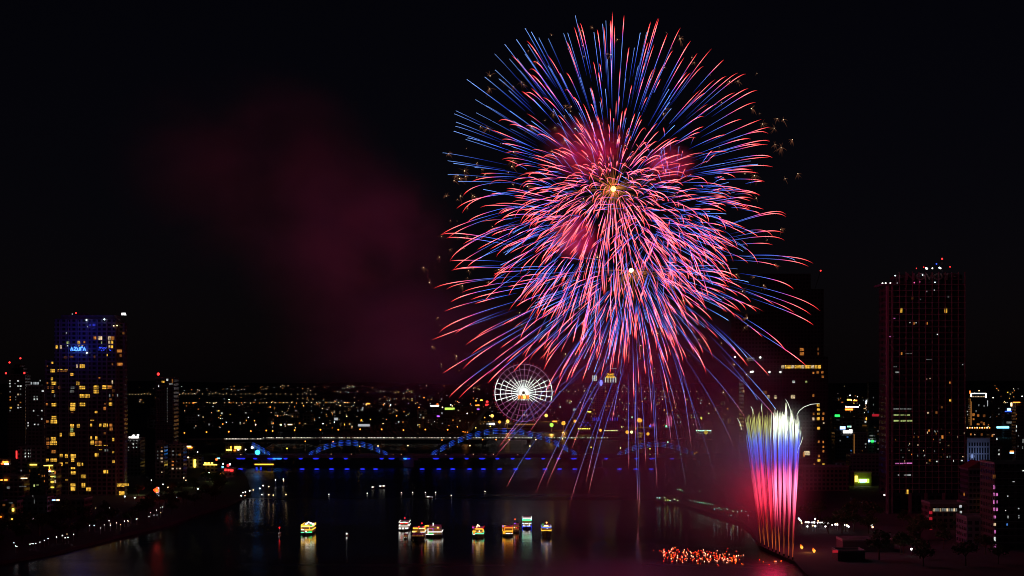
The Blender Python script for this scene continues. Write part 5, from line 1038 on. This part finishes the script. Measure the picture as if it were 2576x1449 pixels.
def trail(g, c, dirv, R, k, t0, t1, prof, n=15, g_=GR, rs=1.0, br=1.0, cut=0.0):
    pts = []
    for i in range(n):
        t = t0 + (t1 - t0) * (i / (n - 1)) ** 1.25; e = 1 - exp(-k * t)
        p = Vector(c) + Vector(dirv) * (R * e); p.z -= (g_ / k) * (t - e / k); pts.append(p)
    L = [0.0]
    for a, b in zip(pts, pts[1:]): L.append(L[-1] + (b - a).length)
    cols = []; rad = []
    for l in L:
        c_, r_ = lerp_prof(prof, cut + (1 - cut) * l / L[-1]); cols.append(tuple(q * br for q in c_)); rad.append(r_ * rs)
    if min(p.z for p in pts) < .4: return False
    g.tube(pts, rad, 4, cols); return True


def burst(label, cx, cy_, R_, groups, seed, name='firework_burst', core=None, wide=False, tips=()):
    """groups: (count, profile, radius range, start range, end range, drag, direction filter, thickness)
    tips: (photo x, photo y, profile, fall in metres) of single stars, each on its own path from the burst's centre out to the shell"""
    R = random.Random(seed); c = at(cx, cy_, FD)
    root = thing(name, label, 'firework', tuple(c), 'firework bursts over the river')
    made = 0; rest = G()
    k = 1.4
    for (tx, ty, prof, gg_) in tips:
        r2 = (tx - cx) ** 2 + (ty - cy_) ** 2; rr = max(R_ / PU, sqrt(r2) * 1.03)
        dep = sqrt(max(0.0, rr * rr - r2)) * PU * R.choice((-1, 1)) * .8
        t1 = R.uniform(1.7, 2.7) if prof is not PB else R.uniform(1.4, 2.0); t0 = R.uniform(.45, .85)
        e = 1 - exp(-k * t1); tip = at(tx, ty, FD + dep) - c; tip.z += gg_ / k * (t1 - e / k); v = tip / e
        g = G()
        if not trail(g, c, v, 1.0, k, t0, t1, prof, n=18, g_=gg_, rs=R.uniform(.85, 1.25), br=R.uniform(.65, 1.25)): continue
        if made < 70: g.build('star_trail', MT, root); made += 1
        else:
            b = len(rest.v); rest.v += g.v; rest.c += g.c; rest.f += [tuple(b + q for q in f) for f in g.f]
    for (n, prof, rr, ta, tb, k, flt, rs) in groups:
        i = 0; tries = 0
        while i < n and tries < n * 30:
            tries += 1
            v = Vector((R.gauss(0, 1), R.gauss(0, 1), R.gauss(0, 1))).normalized()
            if flt and not flt(v, R): continue
            g = G()
            if not trail(g, c, v, R_ * R.uniform(*rr) * (.80 + .3 * abs(v.x) if wide else 1), k, R.uniform(*ta), R.uniform(*tb), prof, g_=R.uniform(1.5, 8) if prof is not PB else 2.0, rs=rs * R.uniform(.75, 1.3), br=R.choice((.35, .6, .9, 1.0, 1.15, 1.3)), cut=R.uniform(.0, .35) if prof is PR else 0): continue
            if made < 100 and i % 3 == 0: g.build('star_trail', MT, root); made += 1
            else:
                b = len(rest.v); rest.v += g.v; rest.c += g.c; rest.f += [tuple(b + q for q in f) for f in g.f]
            i += 1
    if rest.v: rest.build('star_trails', MT, root)['kind'] = 'stuff'
    if core: G().ball(c, core[0], 12, 8).build('core_flash', em('core_' + core[1], core[2], 6.0), root)
    return c


PU = FD / F          # metres per photo unit at the bursts
T4 = lambda l: [((1500 + x / 2.07) / 1.4907, y / 2.07 / 1.4907) for x, y in l]
T5 = lambda l: [((2100 + x / 2.07) / 1.4907, (500 + y / 2.07) / 1.4907) for x, y in l]
T3 = lambda l: [((1613 + x / 1.207) / 1.4907, y / 1.207 / 1.4907) for x, y in l]
T6 = lambda l: [((1560 + x / 1.811) / 1.4907, (700 + y / 1.811) / 1.4907) for x, y in l]
TB = T4([(970, 218), (1020, 248), (903, 306), (812, 342), (735, 418), (738, 542), (658, 598), (520, 617), (558, 646), (585, 773), (668, 820), (434, 860), (420, 883), (590, 875), (435, 948), (430, 980), (417, 1018), (525, 1070), (510, 1082), (332, 1186), (370, 1248), (415, 1268), (580, 1300), (372, 1354), (452, 1408), (1078, 293), (993, 345), (1152, 300), (1270, 258), (1302, 255), (1360, 118), (1505, 250), (1598, 160), (1573, 185), (1865, 255), (1915, 250), (850, 458), (768, 612), (845, 703), (852, 860), (880, 938), (1018, 938), (1150, 510), (1170, 530), (910, 455), (930, 545), (970, 420), (1030, 765), (1280, 845), (1360, 990), (1725, 330), (1820, 370), (1930, 405), (1610, 460), (1640, 470), (1750, 610), (1595, 690), (1552, 790), (1860, 870), (1945, 612), (1850, 510)])
TR = T4([(985, 318), (865, 430), (1030, 485), (1005, 545), (1020, 580), (945, 710), (968, 740), (765, 945), (850, 972), (790, 1085), (790, 1118), (820, 1190), (790, 1240), (625, 1350), (555, 1410), (1290, 316), (1350, 208), (1395, 182), (1530, 230), (1640, 160), (1580, 215), (1648, 92), (1740, 118), (1665, 200), (1632, 300), (1500, 478), (1540, 560), (1640, 450), (1300, 378), (1145, 430), (1290, 566), (1945, 168), (2005, 140), (1780, 368), (1710, 528), (1105, 760), (1225, 892), (1280, 708), (1340, 755), (1480, 685), (1480, 810), (1705, 745), (1520, 905), (1380, 1055), (1390, 965), (1660, 930), (1500, 1080), (1880, 925), (1760, 835), (1970, 535), (1930, 325), (1895, 590), (1800, 660), (1825, 880)])
TR += T5([(1630, 65), (1620, 190), (1655, 262), (1590, 375), (1555, 480), (1580, 590), (1390, 905), (1475, 595), (1440, 735), (1295, 1000), (1225, 1035), (1480, 45), (1295, 145), (1480, 285), (1540, 310), (1580, 90), (1350, 860), (1280, 880), (1320, 840), (1200, 910), (1285, 1150)])
TR += T3([(1135, 125), (1035, 85), (1000, 100), (1075, 150), (1180, 185), (1210, 240), (1275, 220), (1330, 270), (1430, 335), (1395, 330), (1340, 345), (1480, 410), (1440, 400), (1475, 465), (1500, 540), (1540, 575), (1530, 605), (1535, 635), (1530, 655), (1550, 715), (1300, 470), (1460, 770), (1490, 885), (1450, 945), (1420, 1030), (1345, 1120), (150, 885), (120, 945), (145, 965), (165, 1010), (50, 1062), (80, 1078), (150, 1105), (115, 1150), (90, 1180), (105, 1222), (815, 95), (665, 105), (1240, 300), (1180, 330), (1150, 260), (1380, 420), (1290, 360), (1410, 540), (1340, 610), (1250, 420), (1100, 230), (1060, 290), (1015, 200)])
TL = T6([(120, 693), (100, 1045), (155, 995), (190, 850), (235, 785), (260, 1005), (180, 1270), (320, 1238), (375, 1140), (335, 1080), (395, 1035), (225, 1432), (290, 1440), (490, 1280), (490, 1335), (570, 1100), (580, 945), (625, 930), (610, 1200), (690, 1070), (660, 1085), (800, 1140), (860, 1180), (870, 1110), (1000, 990), (1100, 1155), (1300, 1080), (1320, 1075), (1425, 1190), (1410, 1170), (1515, 1360), (1480, 1440), (1610, 1340), (1690, 1225), (1735, 1310), (1790, 1185), (1605, 1220), (1560, 1080), (1650, 1060), (970, 1300), (1020, 1330), (1050, 1300), (940, 1420), (880, 1400), (1130, 1320), (1225, 1180), (1255, 1300), (1370, 1230), (1240, 1130), (1150, 1250), (660, 1260), (720, 1150), (510, 1200), (400, 795), (370, 770), (310, 720), (205, 700), (165, 328), (205, 350), (230, 505), (250, 565), (240, 570)])
TS = T5([(1755, 632), (1755, 650), (1730, 772), (1655, 808), (1745, 832), (1650, 865), (1965, 1010), (1930, 1035), (1700, 1038), (1815, 1212), (1825, 1396), (1950, 1410), (2020, 1380), (1665, 1335), (1420, 1208), (1400, 1385), (1275, 1385)]) + [(2030, 922), (1978, 884), (1918, 848), (1882, 922), (1935, 946), (2047, 818)]
TSB = T5([(1515, 965), (1825, 985)]) + [(1952, 1030), (1905, 1005), (1880, 900), (1850, 880)]
RT = random.Random(17)
upl = lambda v, R: (v.x < .35 and v.z > -.15) or R.random() < .22
low = lambda v, R: v.z < .25 or R.random() < .25
cA = burst('upper red and blue peony burst with a glowing orange heart', 1543, 475, 440 * PU, [(70, PB, (.5, .95), (.5, .9), (1.4, 2.2), 1.4, None, .95), (150, PR, (.55, .92), (.6, 1.1), (1.6, 2.7), 1.4, None, .95), (330, PP, (.2, .62), (.45, .9), (1.6, 2.9), 1.4, None, 1.0), (130, PG, (.2, .6), (.03, .06), (.6, 1.3), 1.4, None, 1.0)], 11, core=(1.5, 'orange', (1, .5, .10)),
           tips=[(x, y, PB, RT.uniform(.5, 2.5)) for x, y in TB] + [(x, y, PR, RT.uniform(2, 6) if x > 1560 else RT.uniform(4, 11)) for x, y in TR])
low2 = lambda v, R: v.z < .12 and (v.z < -.25 or abs(v.x) > .4)
cB = burst('lower peony burst raining red tipped trails toward the river', 1588, 680, 340 * PU, [(120, PB, (.5, .98), (.35, .7), (1.2, 2.2), 1.4, low2, .95), (150, PR, (.62, .98), (.6, 1.1), (1.8, 2.9), 1.4, low2, 1.0), (60, PP, (.3, .8), (.6, 1.0), (1.5, 2.6), 1.4, low2, .95), (110, PG, (.25, .75), (.05, .1), (.7, 1.2), 1.4, low2, .75)], 23, core=(1.15, 'white', (1, .75, .38)), wide=True,
           tips=[(x, y, PR, RT.uniform(2, 7)) for x, y in TL])
burst('dense pink inner burst right of the orange heart', 1690, 530, 260 * PU, [(30, PB, (.7, 1), (.4, .8), (1.2, 2.0), 1.4, None, .95), (150, PR, (.5, 1), (.7, 1.2), (1.7, 2.9), 1.4, None, .95)], 37)
burst('dense red inner burst spreading left below the orange heart', 1530, 555, 385 * PU, [(60, PB, (.5, 1), (.4, .8), (1.2, 2.0), 1.4, None, .95), (330, PR, (.5, 1), (.6, 1.1), (1.7, 2.9), 1.4, (lambda v, R: v.z < .5), .95), (110, PP, (.4, .9), (.6, 1.0), (1.6, 2.8), 1.4, (lambda v, R: v.z < .4), .95)], 41)
burst('spray of blue trails with red tips shooting to the right', 1600, 660, 470 * PU, [], 55, tips=[(x, y, PR, RT.uniform(5, 9)) for x, y in TS] + [(x, y, PB, 8) for x, y in TSB])
# long faint trails that fall to the river
root = thing('falling_sparks', 'thin faint spark trails falling straight down to the river', 'firework', tuple(at(1590, 900, FD)))
R = random.Random(66)
for (x0, y0, x1, y1, br_) in ((1365, 1085, 1275, 1225, .6), (1560, 850, 1348, 1240, .7), (1570, 900, 1432, 1273, .6), (1545, 900, 1375, 1222, .5), (1600, 950, 1610, 1300, .5), (1592, 950, 1606, 1296, .8), (1640, 950, 1652, 1222, .9), (1580, 940, 1582, 1186, .8), (1660, 900, 1730, 1250, .5), (1690, 880, 1805, 1225, .5), (1700, 870, 1740, 1130, .8), (1716, 890, 1850, 1132, .5), (1720, 870, 1878, 1055, .8), (1745, 855, 1960, 1060, .7), (1500, 900, 1260, 1120, .6), (1530, 920, 1390, 1190, .8), (1610, 940, 1625, 1170, .8), (1550, 930, 1474, 1215, .9), (1660, 930, 1690, 1120, .6), (1480, 930, 1245, 1150, .5), (1570, 930, 1480, 1242, .9), (1505, 890, 1330, 1090, .9), (1475, 880, 1255, 1125, .8), (1545, 905, 1438, 1130, .8), (1600, 905, 1598, 1100, .9), (1628, 900, 1640, 1040, 1.), (1660, 890, 1700, 1025, .9), (1688, 880, 1728, 1022, .9), (1520, 900, 1455, 1050, 1.), (1570, 915, 1540, 1060, 1.), (1640, 905, 1655, 1160, .6), (1700, 880, 1760, 1105, .5)):
    g = G(); pts = []; cols = []; rad = []
    dy = R.uniform(-60, 60)
    for i in range(9):
        s = i / 8; x = x0 + (x1 - x0) * (s * 1.25 - .25 * s * s); y = y0 + (y1 - y0) * s
        c_, r_ = lerp_prof(PF, s); pts.append(at(x, y, FD + dy)); cols.append(tuple(q * br_ * 2.0 for q in c_)); rad.append(r_ * .7)
    if min(p.z for p in pts) > .2: g.tube(pts, rad, 4, cols).build('spark_trail', MT, root)
# crackling little stars around the bursts
CR = []
for k in range(16):
    R = random.Random(200 + k); g = G(); g.ball((0, 0, 0), .05, 6, 4, (2.2, 1.7, 1.0))
    bk = R.uniform(.3, .95); off = Vector((R.gauss(0, .5), R.gauss(0, .5), R.gauss(0, .5)))
    for i in range(R.randint(6, 24)):
        v = (off + Vector((R.gauss(0, 1), R.gauss(0, 1), R.gauss(.1, 1)))).normalized(); L = R.uniform(.25, 1.0)
        pts = [v * (L * s) + Vector((-.12 * s * s, 0, -.35 * s * s)) for s in (.08, .4, .7, 1.0)]
        g.tube(pts, [.012, .02, .022, .01], 3, [tuple(q * bk for q in c_) for c_ in ((.34, .15, .07), (.24, .09, .045), (.16, .055, .03), (.04, .014, .008))])
    CR.append(g.mesh('crackle', MT))
R = random.Random(71)
n = 0
while n < 185:
    if n < 110: c, rad, flt = at(1560, 500, FD), 425 * PU, (lambda v: True)
    else: c, rad, flt = at(1500, 720, FD), 420 * PU, (lambda v: v.x < .2 or v.z < -.2)
    v = Vector((R.gauss(0, 1), R.gauss(0, .35), R.gauss(0, 1))).normalized()
    if not flt(v): continue
    p = c + v * rad * R.uniform(.9, 1.1)
    if p.z < 55: continue
    o = inst('crackle_star', R.choice(CR), None, p, (1, 1, 1), 0); s = R.choice((1.5, 2.2, 3.0, 3.8, 4.8)) * R.uniform(.9, 1.1); o.scale = (s, s, s); o.rotation_euler = (0, R.uniform(-.6, .6), R.uniform(0, 6.28))
    sm(o, 'small brown gold crackling star with a white centre dot', 'firework', 'crackling stars around the bursts'); n += 1

# the fountain of comets on the quay
FB = [(1914, 1371, 0), (1924, 1376, 0), (1934, 1382, 0), (1944, 1386, 0), (1952, 1390, 1), (1961, 1394, 1), (1972, 1399, 1), (1984, 1404, 1), (1994, 1408, 1)]
TOPS = [(1882, 1044), (1894, 1050), (1909, 1038), (1927, 1046), (1950, 1040), (1962, 1034), (1976, 1036), (1990, 1042), (2005, 1054)]
R = random.Random(91)


def fcol(y, rt, u):
    u = max(0.0, min(1, u)) ** 1.3
    K = [(1400, (1.9 * u, (.06 if rt else .03) * u, (.08 if rt else .05) * u), .055), (1290, (2.4 * u, (.16 if rt else .06) * u, (.36 if rt else .12) * u), .06), (1225, (2.7, .55 if rt else .14, 1.1 if rt else .34), .068), (1186, (1.6, .24 if rt else .10, .8 if rt else .45), .05), (1170, (.25, .08, .8), .04), (1120, (.16, .22, 1.7), .055), (1100, (.35, .5, 1.2), .05), (1084, (1.7, 2.0, 1.5) if rt else (.7, .72, .2), .06), (1050, (3.0, 3.2, 2.4) if rt else (1.2, 1.15, .35), .065), (1000, (2.0, 2.2, 1.2) if rt else (.9, .9, .3), .045)]
    for (y0, c0_, r0), (y1, c1_, r1) in zip(K, K[1:]):
        if y >= y1:
            t = max(0, min(1, (y0 - y) / (y0 - y1))); return tuple(a + (b - a) * t for a, b in zip(c0_, c1_)), r0 + (r1 - r0) * t
    return K[-1][1], K[-1][2]


for i, (bx, by, rt) in enumerate(FB):
    d = wd(by) if by > 1 else 800
    d = (H - 1.5) * F / (by - HY)
    base = at(bx, by, d)
    lab = ('first', 'second', 'third', 'fourth', 'fifth', 'sixth', 'seventh', 'eighth', 'last')[i]
    root = thing('comet_fountain', '%s jet from the left in the fountain of red, blue and white comets' % lab, 'firework', tuple(base), 'comet jets of the fountain')
    G().tube([tuple(base - Vector((0, 0, .02))), tuple(base + Vector((0, 0, 1.1)))], .35, 8).build('mortar', M_BLACK, root)
    tx, ty = TOPS[i]
    for j in range(36):
        ex = tx + R.gauss(0, 2.6 if j % 4 else 7.0); ey = ty + abs(R.gauss(0, 30)) - 4 + (R.random() < .07) * -20
        g = G(); pts = []; cols = []; rad = []
        top = at(ex, ey, d + R.uniform(-4, 4)); bw = R.gauss(0, .25)
        y_cut = .10 + abs(R.gauss(0, .10))
        br_ = R.uniform(.25, 1.15) * (1.1 if rt else .75); jit = R.gauss(0, 11)
        hook = R.uniform(-.6, .6) + (tx - 1945) / 80 * .3
        for q in range(26):
            s = q / 25; y = 0
            p = base.lerp(top, s); p.x += bw * s + hook * max(0, s - .8) ** 2 * 14; p.z += (sin(pi * s) * 1.0)
            ypx = HY + (H - p.z) / d * F
            if s < y_cut: c_ = (.8, .14, .03) if j % 4 == 0 else (.0, .0, .0); r_ = .035
            else: c_, r_ = fcol(ypx + jit, rt, (s - y_cut) / .24)
            if s > .985: r_ = .02
            pts.append(p); cols.append(tuple(a * br_ for a in c_)); rad.append(r_)
        k0 = 0
        if j % 4: k0 = max(0, int(y_cut * 25))
        g.tube(pts[k0:], rad[k0:], 4, cols[k0:]).build('comet_trail', MT, root)
root = thing('stray_comets', 'three pale stray comets curving away from the top of the fountain', 'firework', tuple(at(2000, 1100, 830)))
for q in ([(2004, 1046), (2010, 1034), (2022, 1024), (2040, 1017), (2062, 1015)], [(1990, 1048), (1988, 1030), (1982, 1014), (1976, 1004)], [(2003, 1150), (2008, 1130), (2016, 1112), (2020, 1098)], [(1866, 1082), (1862, 1066), (1855, 1052)], [(1895, 1042), (1893, 1030), (1889, 1022)], [(1916, 1036), (1916, 1024), (1917, 1014)]):
    G().tube([at(x, y, 830) for x, y in q], [.05] + [.13] * (len(q) - 2) + [.05], 4, [(.9, 1.0, .8)] * len(q)).build('comet_trail', MT, root)

# light that the fireworks give off
point_light('firework_light', cA, 9.0e4, (1.0, .006, .17), 12); point_light('lower_burst_light', cB, 8.0e4, (1.0, .006, .22), 12)
point_light('fountain_red_light', at(1945, 1255, 832), 1.5e4, (1.0, .006, .10), 5); point_light('fountain_white_light', at(1975, 1066, 832), 5.0e3, (.75, 1.0, .85), 4)

# ------------------------------------------------------------------ smoke


def smoke(label, px, py, d, rx, rz, ry, dens, col=(.8, .8, .8), nscale=1.6, seed=0.0, lo=.38, hi=.75):  # col tints the smoke itself with the colour of the fireworks' light
    g = G(); g.ball((0, 0, 0), 1.0, 24, 14)
    m, n, l = nt('smoke_' + str(seed))
    t = n.new('ShaderNodeTexCoord')
    le = n.new('ShaderNodeVectorMath'); le.operation = 'LENGTH'; l.new(t.outputs['Object'], le.inputs[0])
    fo = n.new('ShaderNodeMapRange'); fo.interpolation_type = 'SMOOTHSTEP'; fo.inputs[1].default_value = 1.0; fo.inputs[2].default_value = 0.0; fo.inputs[3].default_value = 0; fo.inputs[4].default_value = 1
    l.new(le.outputs['Value'], fo.inputs[0])
    ad = n.new('ShaderNodeVectorMath'); ad.operation = 'ADD'; ad.inputs[1].default_value = (seed * 7.3, seed * 3.1, seed * 5.7); l.new(t.outputs['Object'], ad.inputs[0])
    nz = n.new('ShaderNodeTexNoise'); nz.inputs['Scale'].default_value = nscale; nz.inputs['Detail'].default_value = 3; nz.inputs['Distortion'].default_value = .4; l.new(ad.outputs[0], nz.inputs[0])
    mr = n.new('ShaderNodeMapRange'); mr.inputs[1].default_value = lo; mr.inputs[2].default_value = hi; l.new(nz.outputs[0], mr.inputs[0])
    mu = n.new('ShaderNodeMath'); mu.operation = 'MULTIPLY'; l.new(fo.outputs[0], mu.inputs[0]); l.new(mr.outputs[0], mu.inputs[1])
    m2 = n.new('ShaderNodeMath'); m2.operation = 'MULTIPLY'; m2.inputs[1].default_value = dens; l.new(mu.outputs[0], m2.inputs[0])
    v = n.new('ShaderNodeVolumeScatter'); v.inputs['Color'].default_value = (*col, 1); l.new(m2.outputs[0], v.inputs['Density'])
    o = n.new('ShaderNodeOutputMaterial'); l.new(v.outputs[0], o.inputs['Volume'])
    ob = g.build('smoke', m, None, (0, 0, 0)); ob.location = at(px, py, d)
    u = d / F; ob.scale = (rx * u, ry, rz * u)
    sm(ob, label, None, None, 'stuff')


smoke('drifting smoke lit and tinted magenta left of the bursts', 860, 620, 1010, 330, 290, 90, .015, (.9, .45, .75), 2.0, 1.3, .3, .78)
smoke('faint smoke trailing to the upper left', 600, 430, 1040, 420, 300, 90, .021, (.9, .35, .42), 1.5, 2.0)
smoke('low purple tinted smoke over the left horizon', 1020, 870, 1080, 420, 200, 90, .018, (.75, .5, .95), 1.4, 3.0, .25, .8)
smoke('small red tinted smoke puff above the orange heart', 1470, 370, 1010, 130, 95, 22, .06, (.95, .25, .42), 2.4, 4.0, .35, .7)
smoke('small red tinted smoke puff left below the orange heart', 1445, 600, 1010, 75, 65, 16, .10, (.95, .25, .42), 2.0, 5.0, .3, .7)
smoke('small red tinted smoke puff right of the orange heart', 1690, 410, 1010, 75, 55, 16, .10, (.95, .25, .42), 2.0, 6.0, .3, .7)
smoke('pale smoke puff lit white above the fountain', 1985, 1085, 838, 80, 95, 14, .045, (.9, .9, .9), 1.8, 10.0, .2, .75)
smoke('wide haze of smoke under the bursts', 1640, 1010, 1080, 480, 280, 110, .017, (.9, .5, .8), 1.3, 7.0, .2, .8)
smoke('dense red lit and tinted smoke around the fountain', 1840, 1190, 865, 260, 235, 45, .14, (.95, .5, .6), 1.9, 8.0, .2, .75)
smoke('thin red lit and tinted smoke over the water left of the fountain', 1600, 1250, 900, 420, 215, 60, .026, (.95, .45, .6), 1.3, 9.0, .15, .8)
